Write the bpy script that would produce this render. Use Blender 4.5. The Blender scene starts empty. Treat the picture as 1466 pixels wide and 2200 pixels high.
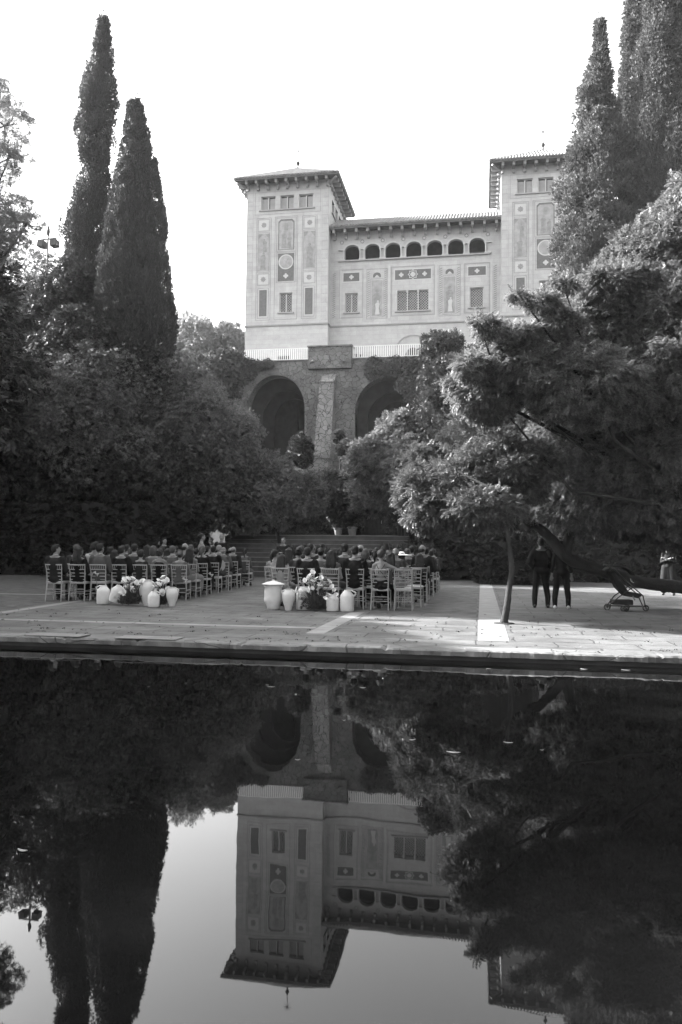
import bpy, bmesh, math, random
import numpy as np
from mathutils import Vector, Matrix
R = math.radians
rnd = random.Random(7)
SC = bpy.context.scene
COL = SC.collection

# ------------------------------------------------------------------ camera
F, CH = 1711.0, 1.35
PITCH, ROLL, YAW = R(2.71), R(.58), R(10.0)
def _basis():
    cp, sp = math.cos(PITCH), math.sin(PITCH)
    fw, r, u = np.array([0, cp, sp]), np.array([1., 0, 0]), np.array([0, -sp, cp])
    c, s = math.cos(ROLL), math.sin(ROLL)
    r, u = c*r+s*u, -s*r+c*u
    Z = np.array([[math.cos(YAW), -math.sin(YAW), 0], [math.sin(YAW), math.cos(YAW), 0], [0, 0, 1]])
    return Z@r, Z@u, Z@fw
CR, CU, CF = _basis()
CP = np.array([0, 0, CH])
cam_d = bpy.data.cameras.new("camera")
cam = bpy.data.objects.new("camera", cam_d); COL.objects.link(cam)
cam_d.sensor_fit = 'VERTICAL'; cam_d.sensor_height = 36.0; cam_d.lens = F/2200*36
cam_d.clip_start = .1; cam_d.clip_end = 3000
m = Matrix.Identity(4)
for i in range(3):
    m[i][0], m[i][1], m[i][2], m[i][3] = CR[i], CU[i], -CF[i], CP[i]
cam.matrix_world = m
SC.camera = cam

# ------------------------------------------------------------------ light
SUN = Vector((-.85, .22, .48)).normalized()
EL = math.asin(SUN.z)
AZ = math.atan2(SUN.x, SUN.y)
w = bpy.data.worlds.new("World"); SC.world = w; w.use_nodes = True
nt = w.node_tree; nt.nodes.clear()
sky = nt.nodes.new('ShaderNodeTexSky'); sky.sky_type = 'NISHITA'; sky.sun_disc = False
sky.sun_elevation = EL; sky.sun_rotation = AZ; sky.dust_density = 4.0; sky.air_density = 1.2
bw = nt.nodes.new('ShaderNodeRGBToBW'); bg = nt.nodes.new('ShaderNodeBackground'); wo = nt.nodes.new('ShaderNodeOutputWorld')
nt.links.new(sky.outputs[0], bw.inputs[0]); nt.links.new(bw.outputs[0], bg.inputs[0]); nt.links.new(bg.outputs[0], wo.inputs[0])
bg.inputs[1].default_value = .14
sl = bpy.data.lights.new("sun", 'SUN'); sl.energy = 4.7; sl.angle = R(.6); sl.color = (1, 1, 1)
so = bpy.data.objects.new("sun", sl); COL.objects.link(so)
so.rotation_euler = (-SUN).to_track_quat('-Z', 'Y').to_euler(); so.location = (0, 0, 60)
SC.view_settings.view_transform = 'Standard'; SC.view_settings.look = 'None'
SC.view_settings.exposure = 3.05; SC.view_settings.gamma = 1
SC.cycles.max_bounces = 6; SC.cycles.diffuse_bounces = 3; SC.cycles.glossy_bounces = 3
SC.cycles.transmission_bounces = 3; SC.cycles.transparent_max_bounces = 4
SC.cycles.use_adaptive_sampling = True; SC.cycles.adaptive_threshold = .02
SC.cycles.use_denoising = True
SC.cycles.caustics_reflective = False; SC.cycles.caustics_refractive = False

# ------------------------------------------------------------------ pixel helpers (photo pixel -> a point on the ground or on a vertical plane)
def ray(px, py): return CF+(px-733)/F*CR-(py-1100)/F*CU
def G(px, py, z=0):
    v = ray(px, py); return CP+v*(z-CH)/v[2]
def P(px, py, Y):
    v = ray(px, py); return CP+v*Y/v[1]

# ------------------------------------------------------------------ materials
MATS = {}
def newmat(name):
    m = bpy.data.materials.new(name); m.use_nodes = True
    return m, m.node_tree, m.node_tree.nodes['Principled BSDF']
def g4(v): return (v, v, v, 1)
KA = .70   # one scale for every base colour
def mat(name, v, rough=.7, noise=.12, scale=6, spec=.3, bump=0, bscale=None, metal=0, trans=0, objvar=0):
    """grey paint / cloth / stone with a soft mottling"""
    if name in MATS: return MATS[name]
    v *= KA
    m, t, b = newmat(name)
    N, L = t.nodes, t.links
    b.inputs['Roughness'].default_value = rough; b.inputs['Specular IOR Level'].default_value = spec
    b.inputs['Metallic'].default_value = metal
    tc = N.new('ShaderNodeTexCoord')
    nz = N.new('ShaderNodeTexNoise'); nz.inputs['Scale'].default_value = scale; nz.inputs['Detail'].default_value = 5
    L.new(tc.outputs['Object'], nz.inputs['Vector'])
    rp = N.new('ShaderNodeValToRGB'); rp.color_ramp.elements[0].position = .3; rp.color_ramp.elements[1].position = .7
    rp.color_ramp.elements[0].color = g4(v*(1-noise)); rp.color_ramp.elements[1].color = g4(v*(1+noise))
    L.new(nz.outputs['Fac'], rp.inputs[0])
    out = rp.outputs[0]
    if objvar:
        oi = N.new('ShaderNodeObjectInfo'); mr = N.new('ShaderNodeMapRange')
        mr.inputs[3].default_value = 1-objvar; mr.inputs[4].default_value = 1+objvar
        L.new(oi.outputs['Random'], mr.inputs[0])
        mx = N.new('ShaderNodeMix'); mx.data_type = 'RGBA'; mx.blend_type = 'MULTIPLY'; mx.inputs[0].default_value = 1
        L.new(out, mx.inputs[6]); L.new(mr.outputs[0], mx.inputs[7]); out = mx.outputs[2]
    L.new(out, b.inputs['Base Color'])
    if bump:
        n2 = N.new('ShaderNodeTexNoise'); n2.inputs['Scale'].default_value = bscale or scale*4; n2.inputs['Detail'].default_value = 4
        L.new(tc.outputs['Object'], n2.inputs['Vector'])
        bp = N.new('ShaderNodeBump'); bp.inputs['Strength'].default_value = bump; bp.inputs['Distance'].default_value = .02
        L.new(n2.outputs['Fac'], bp.inputs['Height']); L.new(bp.outputs[0], b.inputs['Normal'])
    MATS[name] = m
    return m
def leafmat(name, v, var=.35, trans=.25, nscale=1.2, rough=.5):
    if name in MATS: return MATS[name]
    v *= KA
    m, t, b = newmat(name); N, L = t.nodes, t.links
    b.inputs['Roughness'].default_value = rough; b.inputs['Specular IOR Level'].default_value = .25
    geo = N.new('ShaderNodeNewGeometry')
    nz = N.new('ShaderNodeTexNoise'); nz.inputs['Scale'].default_value = nscale; nz.inputs['Detail'].default_value = 4
    L.new(geo.outputs['Position'], nz.inputs['Vector'])
    ad = N.new('ShaderNodeMath'); ad.operation = 'ADD'
    L.new(nz.outputs['Fac'], ad.inputs[0]); L.new(geo.outputs['Random Per Island'], ad.inputs[1])
    rp = N.new('ShaderNodeMapRange'); rp.inputs[1].default_value = .4; rp.inputs[2].default_value = 1.6
    rp.inputs[3].default_value = v*(1-var); rp.inputs[4].default_value = v*(1+var*1.2)
    L.new(ad.outputs[0], rp.inputs[0]); L.new(rp.outputs[0], b.inputs['Base Color'])
    tr = N.new('ShaderNodeBsdfTranslucent'); L.new(rp.outputs[0], tr.inputs[0])
    mx = N.new('ShaderNodeMixShader'); mx.inputs[0].default_value = trans
    L.new(b.outputs[0], mx.inputs[1]); L.new(tr.outputs[0], mx.inputs[2])
    L.new(mx.outputs[0], N['Material Output'].inputs[0])
    MATS[name] = m
    return m
def cellmat(name, v, joint, scale=(1, 1, 1), width=.04, rough=.85, vary=.25, stain=.25, bump=.6, warp=.15):
    """irregular stones with joints (polygonal rubble masonry)"""
    if name in MATS: return MATS[name]
    v *= KA; joint *= KA
    m, t, b = newmat(name); N, L = t.nodes, t.links
    b.inputs['Roughness'].default_value = rough; b.inputs['Specular IOR Level'].default_value = .2
    geo = N.new('ShaderNodeNewGeometry'); mp = N.new('ShaderNodeMapping'); mp.inputs['Scale'].default_value = scale
    wn = N.new('ShaderNodeTexNoise'); wn.inputs['Scale'].default_value = 2.2
    L.new(geo.outputs['Position'], wn.inputs['Vector'])
    vm = N.new('ShaderNodeVectorMath'); vm.operation = 'MULTIPLY_ADD'; vm.inputs[1].default_value = (warp,)*3
    L.new(wn.outputs['Color'], vm.inputs[0]); L.new(geo.outputs['Position'], vm.inputs[2]); L.new(vm.outputs[0], mp.inputs[0])
    ve = N.new('ShaderNodeTexVoronoi'); ve.feature = 'DISTANCE_TO_EDGE'; ve.inputs['Scale'].default_value = 1
    vc = N.new('ShaderNodeTexVoronoi'); vc.inputs['Scale'].default_value = 1
    L.new(mp.outputs[0], ve.inputs['Vector']); L.new(mp.outputs[0], vc.inputs['Vector'])
    mr = N.new('ShaderNodeMapRange'); mr.inputs[1].default_value = width*.3; mr.inputs[2].default_value = width; L.new(ve.outputs['Distance'], mr.inputs[0])
    sep = N.new('ShaderNodeSeparateColor'); L.new(vc.outputs['Color'], sep.inputs[0])
    ns = N.new('ShaderNodeTexNoise'); ns.inputs['Scale'].default_value = .7; ns.inputs['Detail'].default_value = 8; ns.inputs['Roughness'].default_value = .65
    L.new(geo.outputs['Position'], ns.inputs['Vector'])
    a = N.new('ShaderNodeMapRange'); a.inputs[3].default_value = 1-vary; a.inputs[4].default_value = 1+vary; L.new(sep.outputs[0], a.inputs[0])
    c = N.new('ShaderNodeMapRange'); c.inputs[1].default_value = .3; c.inputs[2].default_value = .7; c.inputs[3].default_value = 1-stain; c.inputs[4].default_value = 1+stain; L.new(ns.outputs['Fac'], c.inputs[0])
    mu = N.new('ShaderNodeMath'); mu.operation = 'MULTIPLY'; L.new(a.outputs[0], mu.inputs[0]); L.new(c.outputs[0], mu.inputs[1])
    m2 = N.new('ShaderNodeMath'); m2.operation = 'MULTIPLY'; m2.inputs[1].default_value = v; L.new(mu.outputs[0], m2.inputs[0])
    mx = N.new('ShaderNodeMix'); mx.inputs[2].default_value = joint; L.new(mr.outputs[0], mx.inputs[0]); L.new(m2.outputs[0], mx.inputs[3])
    L.new(mx.outputs[0], b.inputs['Base Color'])
    ad = N.new('ShaderNodeMath'); ad.operation = 'MULTIPLY_ADD'; ad.inputs[1].default_value = .35; L.new(ns.outputs['Fac'], ad.inputs[0]); L.new(mr.outputs[0], ad.inputs[2])
    bp = N.new('ShaderNodeBump'); bp.inputs['Strength'].default_value = bump; bp.inputs['Distance'].default_value = .03
    L.new(ad.outputs[0], bp.inputs['Height']); L.new(bp.outputs[0], b.inputs['Normal'])
    MATS[name] = m
    return m
def brickmat(name, v, joint, bw_, bh, axes='XY', mortar=.012, vary=.2, warp=.05, stain=.3, rough=.8, bump=.5, offs=.5, cracks=0):
    """coursed slabs / ashlar: axes says which world axes carry the pattern"""
    if name in MATS: return MATS[name]
    v *= KA; joint *= KA
    m, t, b = newmat(name); N, L = t.nodes, t.links
    b.inputs['Roughness'].default_value = rough; b.inputs['Specular IOR Level'].default_value = .25
    geo = N.new('ShaderNodeNewGeometry'); sx = N.new('ShaderNodeSeparateXYZ')
    wn = N.new('ShaderNodeTexNoise'); wn.inputs['Scale'].default_value = 1.7; wn.inputs['Detail'].default_value = 3
    L.new(geo.outputs['Position'], wn.inputs['Vector'])
    vm = N.new('ShaderNodeVectorMath'); vm.operation = 'MULTIPLY_ADD'; vm.inputs[1].default_value = (warp,)*3
    L.new(wn.outputs['Color'], vm.inputs[0]); L.new(geo.outputs['Position'], vm.inputs[2]); L.new(vm.outputs[0], sx.inputs[0])
    cx = N.new('ShaderNodeCombineXYZ'); L.new(sx.outputs[axes[0]], cx.inputs[0]); L.new(sx.outputs[axes[1]], cx.inputs[1])
    br = N.new('ShaderNodeTexBrick'); br.offset = offs; br.inputs['Scale'].default_value = 1; br.inputs['Brick Width'].default_value = bw_
    br.inputs['Row Height'].default_value = bh; br.inputs['Mortar Size'].default_value = mortar; br.inputs['Mortar Smooth'].default_value = .3
    br.inputs['Color1'].default_value = g4(1-vary); br.inputs['Color2'].default_value = g4(1+vary); br.inputs['Mortar'].default_value = g4(joint/v)
    L.new(cx.outputs[0], br.inputs['Vector'])
    ns = N.new('ShaderNodeTexNoise'); ns.inputs['Scale'].default_value = 1.3; ns.inputs['Detail'].default_value = 9; ns.inputs['Roughness'].default_value = .7
    L.new(geo.outputs['Position'], ns.inputs['Vector'])
    c = N.new('ShaderNodeMapRange'); c.inputs[1].default_value = .3; c.inputs[2].default_value = .7; c.inputs[3].default_value = v*(1-stain); c.inputs[4].default_value = v*(1+stain); L.new(ns.outputs['Fac'], c.inputs[0])
    mx = N.new('ShaderNodeMix'); mx.data_type = 'RGBA'; mx.blend_type = 'MULTIPLY'; mx.inputs[0].default_value = 1
    L.new(br.outputs['Color'], mx.inputs[6]); L.new(c.outputs[0], mx.inputs[7]); L.new(mx.outputs[2], b.inputs['Base Color'])
    ad = N.new('ShaderNodeMath'); ad.operation = 'MULTIPLY_ADD'; ad.inputs[1].default_value = -1; L.new(br.outputs['Fac'], ad.inputs[0]); L.new(ns.outputs['Fac'], ad.inputs[2])
    bp = N.new('ShaderNodeBump'); bp.inputs['Strength'].default_value = bump; bp.inputs['Distance'].default_value = .02
    L.new(ad.outputs[0], bp.inputs['Height']); L.new(bp.outputs[0], b.inputs['Normal'])
    MATS[name] = m
    return m

# ------------------------------------------------------------------ mesh helpers
class MB:
    def __init__(s): s.v = []; s.f = []
    def add(s, vs, fs):
        n = len(s.v); s.v += [tuple(map(float, p)) for p in vs]; s.f += [tuple(i+n for i in f) for f in fs]; return s
    def box(s, x0, x1, y0, y1, z0, z1, M=None):
        vs = [(x, y, z) for x in (x0, x1) for y in (y0, y1) for z in (z0, z1)]
        if M is not None: vs = [tuple(M@Vector(p)) for p in vs]
        return s.add(vs, [(0, 1, 3, 2), (4, 6, 7, 5), (0, 4, 5, 1), (2, 3, 7, 6), (0, 2, 6, 4), (1, 5, 7, 3)])
    def prism(s, pts, y0, y1):
        """polygon in x,z pushed through y"""
        n = len(pts); vs = [(p[0], y0, p[1]) for p in pts]+[(p[0], y1, p[1]) for p in pts]
        fs = [tuple(range(n)), tuple(range(2*n-1, n-1, -1))]+[(i, i+n, (i+1) % n+n, (i+1) % n) for i in range(n)]
        return s.add(vs, fs)
    def tube(s, pts, rad, n=8, cap=True):
        pts = [Vector(p) for p in pts]; k = len(pts)
        if not hasattr(rad, '__len__'): rad = [rad]*k
        vs = []; up = Vector((0, 0, 1)); pa = None
        for i, p in enumerate(pts):
            d = (pts[min(i+1, k-1)]-pts[max(i-1, 0)]).normalized()
            if pa is None: a = d.orthogonal().normalized()
            else:
                a = (pa-d*pa.dot(d)); a = a.normalized() if a.length > 1e-6 else d.orthogonal().normalized()
            pa = a; c = d.cross(a)
            for j in range(n):
                t = 2*math.pi*j/n; vs.append(p+(a*math.cos(t)+c*math.sin(t))*rad[i])
        fs = [(i*n+j, i*n+(j+1) % n, (i+1)*n+(j+1) % n, (i+1)*n+j) for i in range(k-1) for j in range(n)]
        if cap: fs += [tuple(range(n-1, -1, -1)), tuple(range((k-1)*n, k*n))]
        return s.add(vs, fs)
    def lathe(s, prof, n=24, c=(0, 0, 0), M=None):
        vs = []
        for r, z in prof:
            for j in range(n):
                t = 2*math.pi*j/n; p = Vector((r*math.cos(t)+c[0], r*math.sin(t)+c[1], z+c[2])); vs.append(M@p if M is not None else p)
        k = len(prof); fs = [(i*n+j, i*n+(j+1) % n, (i+1)*n+(j+1) % n, (i+1)*n+j) for i in range(k-1) for j in range(n)]
        fs += [tuple(range(n-1, -1, -1)), tuple(range((k-1)*n, k*n))]
        return s.add(vs, fs)
    def disc(s, x, z, r, y0, y1, n=20):
        return s.prism([(x+r*math.cos(2*math.pi*i/n), z+r*math.sin(2*math.pi*i/n)) for i in range(n)], y0, y1)
    def frame(s, x0, x1, z0, z1, t, y0, y1):
        s.box(x0, x1, y0, y1, z0, z0+t); s.box(x0, x1, y0, y1, z1-t, z1)
        s.box(x0, x0+t, y0, y1, z0+t, z1-t); s.box(x1-t, x1, y0, y1, z0+t, z1-t); return s
    def build(s, name, m, parent=None, smooth=False, bev=0):
        me = bpy.data.meshes.new(name); me.from_pydata(s.v, [], s.f); me.validate()
        if smooth: me.polygons.foreach_set('use_smooth', [True]*len(me.polygons))
        o = link(name, me, m, parent)
        if smooth: 
            try: me.set_sharp_from_angle(angle=R(50))
            except Exception: pass
        if bev:
            b = o.modifiers.new('bevel', 'BEVEL'); b.width = bev; b.segments = 2; b.limit_method = 'ANGLE'
        return o
def link(name, me, m, parent=None):
    o = bpy.data.objects.new(name, me); COL.objects.link(o)
    if m and not me.materials: me.materials.append(m)
    if parent: o.parent = parent
    return o
def tag(o, label=None, cat=None, group=None, kind=None):
    if label: o['label'] = label
    if cat: o['category'] = cat
    if group: o['group'] = group
    if kind: o['kind'] = kind
    return o
def empty(name, loc=(0, 0, 0), rz=0, label=None, cat=None, group=None):
    o = bpy.data.objects.new(name, None); COL.objects.link(o); o.location = loc; o.rotation_euler = (0, 0, rz); o.empty_display_size = .2
    return tag(o, label, cat, group)
def struct(o): o['kind'] = 'structure'; return o
def copy_tree(o, kids, loc, rz=0, sc=None):
    c = o.copy(); COL.objects.link(c); c.location = loc; c.rotation_euler = (0, 0, rz)
    if sc: c.scale = sc
    for k in kids:
        d = k.copy(); COL.objects.link(d); d.parent = c
    return c

# ------------------------------------------------------------------ foliage
def quad_leaf(base, d, n, l, w, fold=.15):
    base, d, n = np.array(base, float), np.array(d, float), np.array(n, float)
    d /= np.linalg.norm(d); s = np.cross(d, n); s /= np.linalg.norm(s); up = np.cross(s, d)
    return [base, base+d*l*.45+s*w/2+up*fold*w, base+d*l-up*fold*w, base+d*l*.45-s*w/2+up*fold*w]
def sprig_template(kind):
    r = np.random.RandomState(3); q = []
    if kind == 'broad':
        for i in range(7):
            t = .1+.8*i/6; a = (i % 2*2-1)*R(48)+r.uniform(-.2, .2)
            q.append(quad_leaf((t*.75, 0, -.12*t*t), (math.cos(a), math.sin(a), r.uniform(-.45, .25)), (r.uniform(-.4, .4), r.uniform(-.4, .4), 1), .48, .21))
    elif kind == 'pinnate':
        for i in range(10):
            t = .12+.85*(i//2)/4.5; a = (i % 2*2-1)*R(58)
            q.append(quad_leaf((t, 0, -.3*t*t), (math.cos(a), math.sin(a), -.25+r.uniform(-.25, .15)), (r.uniform(-.3, .3), r.uniform(-.3, .3), 1), .42, .15))
    elif kind == 'needle':
        for i in range(9):
            a = 2*math.pi*i/9+r.uniform(-.3, .3); s = r.uniform(.15, .6)
            q.append(quad_leaf((0.0, 0, 0), (1, s*math.cos(a), s*math.sin(a)), (r.uniform(-1, 1), math.cos(a+1.5), math.sin(a+1.5)), r.uniform(.6, 1.0), .13))
    elif kind == 'ivy':
        for i in range(4):
            a = 2*math.pi*i/4+r.uniform(-.4, .4)
            q.append(quad_leaf((.05, .25*math.cos(a), .25*math.sin(a)), (.35, math.cos(a)*.5, math.sin(a)*.5-.6), (1, .2, .3), .7, .5))
    elif kind == 'pine':
        for i in range(9):
            a = 2*math.pi*i/9+r.uniform(-.3, .3); s = r.uniform(.4, 1.2)
            q.append(quad_leaf((0.0, 0, 0), (1, s*math.cos(a), s*math.sin(a)), (r.uniform(-1, 1), math.cos(a+1.5), math.sin(a+1.5)), r.uniform(.7, 1.0), .07))
    return np.array(q)
TPL = {k: sprig_template(k) for k in ('broad', 'pinnate', 'needle', 'ivy', 'pine')}
def leaf_mesh(name, cen, dirs, size, kind, rs):
    """many leaf sprigs -> one mesh of leaf-sized faces"""
    T = TPL[kind]; K = len(T); n = len(cen)
    x = dirs/np.maximum(np.linalg.norm(dirs, axis=1, keepdims=True), 1e-6)
    up = np.tile(np.array([0, 0, 1.]), (n, 1))+rs.normal(0, .45, (n, 3))
    if kind in ('needle', 'pine', 'ivy'): up = rs.normal(0, 1, (n, 3)) if kind != 'ivy' else np.tile(np.array([0, 0, 1.]), (n, 1))+rs.normal(0, .2, (n, 3))
    y = np.cross(up, x); y /= np.maximum(np.linalg.norm(y, axis=1, keepdims=True), 1e-6); z = np.cross(x, y)
    B = np.stack([x, y, z], 1)*size[:, None, None]
    V = np.einsum('kqa,nab->nkqb', T, B)+cen[:, None, None, :]
    V = V.reshape(-1, 3).astype(np.float32); nq = n*K
    me = bpy.data.meshes.new(name); me.vertices.add(nq*4); me.vertices.foreach_set('co', V.ravel())
    me.loops.add(nq*4); me.loops.foreach_set('vertex_index', np.arange(nq*4, dtype=np.int32))
    me.polygons.add(nq); me.polygons.foreach_set('loop_start', np.arange(0, nq*4, 4, dtype=np.int32))
    me.update(calc_edges=False)
    return me
def unit(rs, n):
    v = rs.normal(0, 1, (n, 3)); return v/np.linalg.norm(v, axis=1, keepdims=True)
def crown_points(blobs, n, rs, clump=.3, nclump=14, hollow=.55, back=.45, droop=.25):
    """sprigs on the ragged skin of each ellipsoid plus small tufts that stick out or sink in"""
    B = np.array(blobs, float); vol = (B[:, 3]*B[:, 4]+B[:, 3]*B[:, 5]+B[:, 4]*B[:, 5]); vol /= vol.sum()
    out, dd = [], []
    for b, fr in zip(B, vol):
        m = int(n*fr); m1 = int(m*.5); ph = rs.uniform(0, 6, 6)
        u = unit(rs, int(m1*1.6)); keep = (u[:, 1] < .25) | (rs.rand(len(u)) < back); u = u[keep][:m1]
        lump = 1+.18*np.sin(u[:, 0]*5+ph[0])*np.cos(u[:, 2]*6+ph[1])+.12*np.sin(u[:, 0]*11+ph[2]+u[:, 1]*7)*np.cos(u[:, 2]*12+ph[3])+.06*np.sin(u[:, 0]*23+ph[4])*np.sin(u[:, 2]*21+u[:, 1]*19+ph[5])
        rr = lump*(1-np.abs(rs.normal(0, .16, len(u)))); p = b[:3]+u*rr[:, None]*b[3:6]
        out.append(p); d = u*.6+rs.normal(0, .55, p.shape); d[:, 2] -= droop; dd.append(d)
        k = nclump*3; c_ = unit(rs, k*3); keep = (c_[:, 1] < .25) | (rs.rand(len(c_)) < back); c_ = c_[keep][:k]; k = len(c_)
        cr = rs.uniform(.4, 1.5, k)**1.5*clump*.5; rad = rs.uniform(.62, 1.08, (k, 1)); c = b[:3]+c_*rad*b[3:6]
        m2 = m-len(u); ci = rs.choice(k, m2, p=cr**2/np.sum(cr**2)); s = unit(rs, m2)
        flip = (np.einsum('ij,ij->i', s, c_[ci]) < 0) & (rs.rand(m2) < .6); s[flip] *= -1
        mr = b[3:6].min()*.5+b[3:6]*.5
        p = c[ci]+s*rs.uniform(.2, 1.15, (m2, 1))*cr[ci][:, None]*mr*np.array([1, 1, .9])
        out.append(p); d = s*.6+c_[ci]*.5+rs.normal(0, .45, (m2, 3)); d[:, 2] -= droop; dd.append(d)
    return np.concatenate(out), np.concatenate(dd)
def gnarl(pts, rad, seed=1, k=5):
    """smooth curve through the points with knots and swellings in the radius"""
    r = np.random.RandomState(seed); P_ = [np.array(p, float) for p in pts]; P_ = [2*P_[0]-P_[1]]+P_+[2*P_[-1]-P_[-2]]; o, ro = [], []
    for i in range(1, len(P_)-2):
        a, b_, c, d = P_[i-1:i+3]
        for j in range(k):
            t = j/k; o.append(.5*((2*b_)+(-a+c)*t+(2*a-5*b_+4*c-d)*t*t+(-a+3*b_-3*c+d)*t**3)); ro.append((rad[i-1]*(1-t)+rad[i]*t)*(1+r.normal(0, .06)))
    o.append(P_[-2]); ro.append(rad[-1]); ro[0] *= 1.35; return o, ro
def tree(name, label, cat, blobs, n, size, kind, lm, bark, trunk=None, rs=1, group=None, clump=.3, nclump=14, hollow=.55, droop=.25, limbs=True, back=.45, trunk_r=.18, fill=True):
    r = np.random.RandomState(rs)
    root = empty(name, trunk[0] if trunk else blobs[0][:3], 0, label, cat, group)
    off = np.array(root.location)
    n = int(n*2.3); size *= .61; clump *= .85; nclump = int(nclump*1.8); hollow *= .7
    p, d = crown_points(blobs, n, r, clump, nclump, hollow, back, droop)
    s = r.uniform(.7, 1.3, len(p))*size
    if fill:   # coarser leaves deeper in the crown
        q = []
        for b in blobs:
            u = unit(r, int(n*.06/len(blobs))+4)*r.uniform(.1, .72, (int(n*.06/len(blobs))+4, 1)); q.append(np.array(b[:3])+u*np.array(b[3:6]))
        q = np.concatenate(q); p = np.concatenate([p, q]); d = np.concatenate([d, unit(r, len(q))]); s = np.concatenate([s, np.full(len(q), size*2.4)])
    me = leaf_mesh('crown', p-off, d, s, kind, r)
    link('crown', me, lm, root)
    mb = MB()
    if trunk:
        pts = [np.array(t, float)-off for t in trunk]; k = len(pts)
        mb.tube(*gnarl(pts, [trunk_r*(1-.55*i/(k-1)) for i in range(k)], rs), 12)
        top = pts[-1]
    else:
        pts = [np.array([0, 0, -blobs[0][5]]), np.zeros(3)]; mb.tube(pts, [trunk_r, trunk_r*.5], 8); top = pts[0]
    if limbs:
        for b in blobs:
            e = np.array(b[:3])-off; st = pts[len(pts)//2] if rnd.random() < .4 and len(pts) > 2 and trunk_r > .1 else top
            mid = (st+e)/2+r.normal(0, .12, 3)*np.linalg.norm(e-st)
            if np.linalg.norm(e-st) > .3: mb.tube([st, mid, e], [trunk_r*.4, trunk_r*.28, trunk_r*.1], 7)
            for _ in range(4):
                u = unit(r, 1)[0]*np.array(b[3:6])*.85; mb.tube([e, e+u*.5+r.normal(0, .05, 3), e+u], [trunk_r*.14, trunk_r*.09, .01], 5)
    mb.build('trunk', bark, root, True)
    return root
def pblob(px, py, Y, rx, rz, ry=None):
    c = P(px, py, Y); k = np.linalg.norm(c-CP)/F
    return (c[0], c[1], c[2], rx*k, (ry or (rx+rz)/2)*k, rz*k)

# ================================================================== GROUND, POOL
M_plaza = brickmat('plaza_stone', .10, .032, 1.15, .62, mortar=.014, vary=.14, warp=.14, stain=.5, bump=.9)
M_band = mat('band_stone', .22, .75, .2, 3, bump=.3)
M_coping = cellmat('coping_stone', .15, .10, (1.0, 1.3, 1.5), .012, vary=.12, stain=.5, bump=.7)
M_gravel = mat('seating_gravel', .085, .95, .5, 3, bump=.7, bscale=60)
M_soil = mat('soil', .03, .95, .3, 2, bump=.5)
M_step = mat('step_stone', .09, .85, .3, 2.5, bump=.5)
M_cap0 = mat('nosing_stone', .22, .85, .25, 3)
M_poolwall = mat('pool_wall', .05, .6, .4, 3, bump=.4)
EDGE = 10.97
def sheet(name, x0, x1, y0, y1, z, m, thick=None):
    b = MB()
    if thick: b.box(x0, x1, y0, y1, z-thick, z)
    else: b.add([(x0, y0, z), (x1, y0, z), (x1, y1, z), (x0, y1, z)], [(0, 1, 2, 3)])
    return struct(b.build(name, m))
sheet('plaza', -70, 70, EDGE+.42, 37.6, 0, M_plaza)
sheet('pool_deck', -70, 70, -60, .9, 0, M_plaza)
# coping with a worn, broken front edge
b = MB(); nx = 700; xs = np.linspace(-14, 10, nx); rs = np.random.RandomState(5)
def fnoise(x, seed, amps=((.35, .014), (1.3, .01), (5, .007), (14, .005))):
    v = 0; r = np.random.RandomState(seed)
    for f, a in amps: v = v+a*np.sin(x*f*2*math.pi+r.rand()*9)*np.cos(x*f*1.7+r.rand()*9)
    return v
ye = EDGE+fnoise(xs, 1); chips = np.interp(xs, np.arange(-14, 10, .07), np.abs(rs.normal(0, .009, len(np.arange(-14, 10, .07))))); ye = ye+chips
jt = np.array([min(abs(x-j) for j in np.arange(-14, 11, 1.15)+.3*np.sin(np.arange(22)*2.3)) for x in xs]); zt = .006*np.sin(np.floor((xs+14)/1.15)*3.3)+.009-np.where(jt < .008, .02, 0)
vs, fs = [], []
for i, x in enumerate(xs):
    vs += [(x, EDGE+.46, .004), (x, EDGE+.2, zt[i]), (x, ye[i]+.03, zt[i]-.002+.004*math.sin(x*31)), (x, ye[i], zt[i]-.02), (x, ye[i]+.012*math.sin(x*17), -.075), (x, EDGE+.16, -.08), (x, EDGE+.16, -.6)]
for i in range(nx-1):
    for j in range(6): a = i*7+j; fs.append((a, a+7, a+8, a+1))
b.add(vs, fs); struct(b.build('pool_coping', M_coping))
for x0, x1 in ((-70, -14), (10, 70)): sheet('pool_coping', x0, x1, EDGE, EDGE+.44, .003, M_coping, .09)
sheet('pool_wall', -70, 70, EDGE+.13, EDGE+.15, -.09, M_poolwall, .8)
sheet('pool_wall', -70, 70, .86, .89, -.02, M_poolwall, .9)
# water
m, t, bs = newmat('pool_water'); N, L = t.nodes, t.links
bs.inputs['Base Color'].default_value = g4(.003); bs.inputs['Roughness'].default_value = .015; bs.inputs['IOR'].default_value = 1.34; bs.inputs['Specular IOR Level'].default_value = .5
tc = N.new('ShaderNodeNewGeometry'); nz = N.new('ShaderNodeTexNoise'); nz.inputs['Scale'].default_value = 1.1; nz.inputs['Detail'].default_value = 2
L.new(tc.outputs['Position'], nz.inputs['Vector']); bp = N.new('ShaderNodeBump'); bp.inputs['Strength'].default_value = .06; bp.inputs['Distance'].default_value = .03
n2 = N.new('ShaderNodeTexNoise'); n2.inputs['Scale'].default_value = 6; n2.inputs['Detail'].default_value = 3; L.new(tc.outputs['Position'], n2.inputs['Vector'])
ma = N.new('ShaderNodeMath'); ma.operation = 'MULTIPLY_ADD'; ma.inputs[1].default_value = .035; L.new(n2.outputs['Fac'], ma.inputs[0]); L.new(nz.outputs['Fac'], ma.inputs[2])
L.new(ma.outputs[0], bp.inputs['Height']); L.new(bp.outputs[0], bs.inputs['Normal'])
sheet('pool_water', -70, 70, .87, EDGE+.14, -.15, m)
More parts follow.
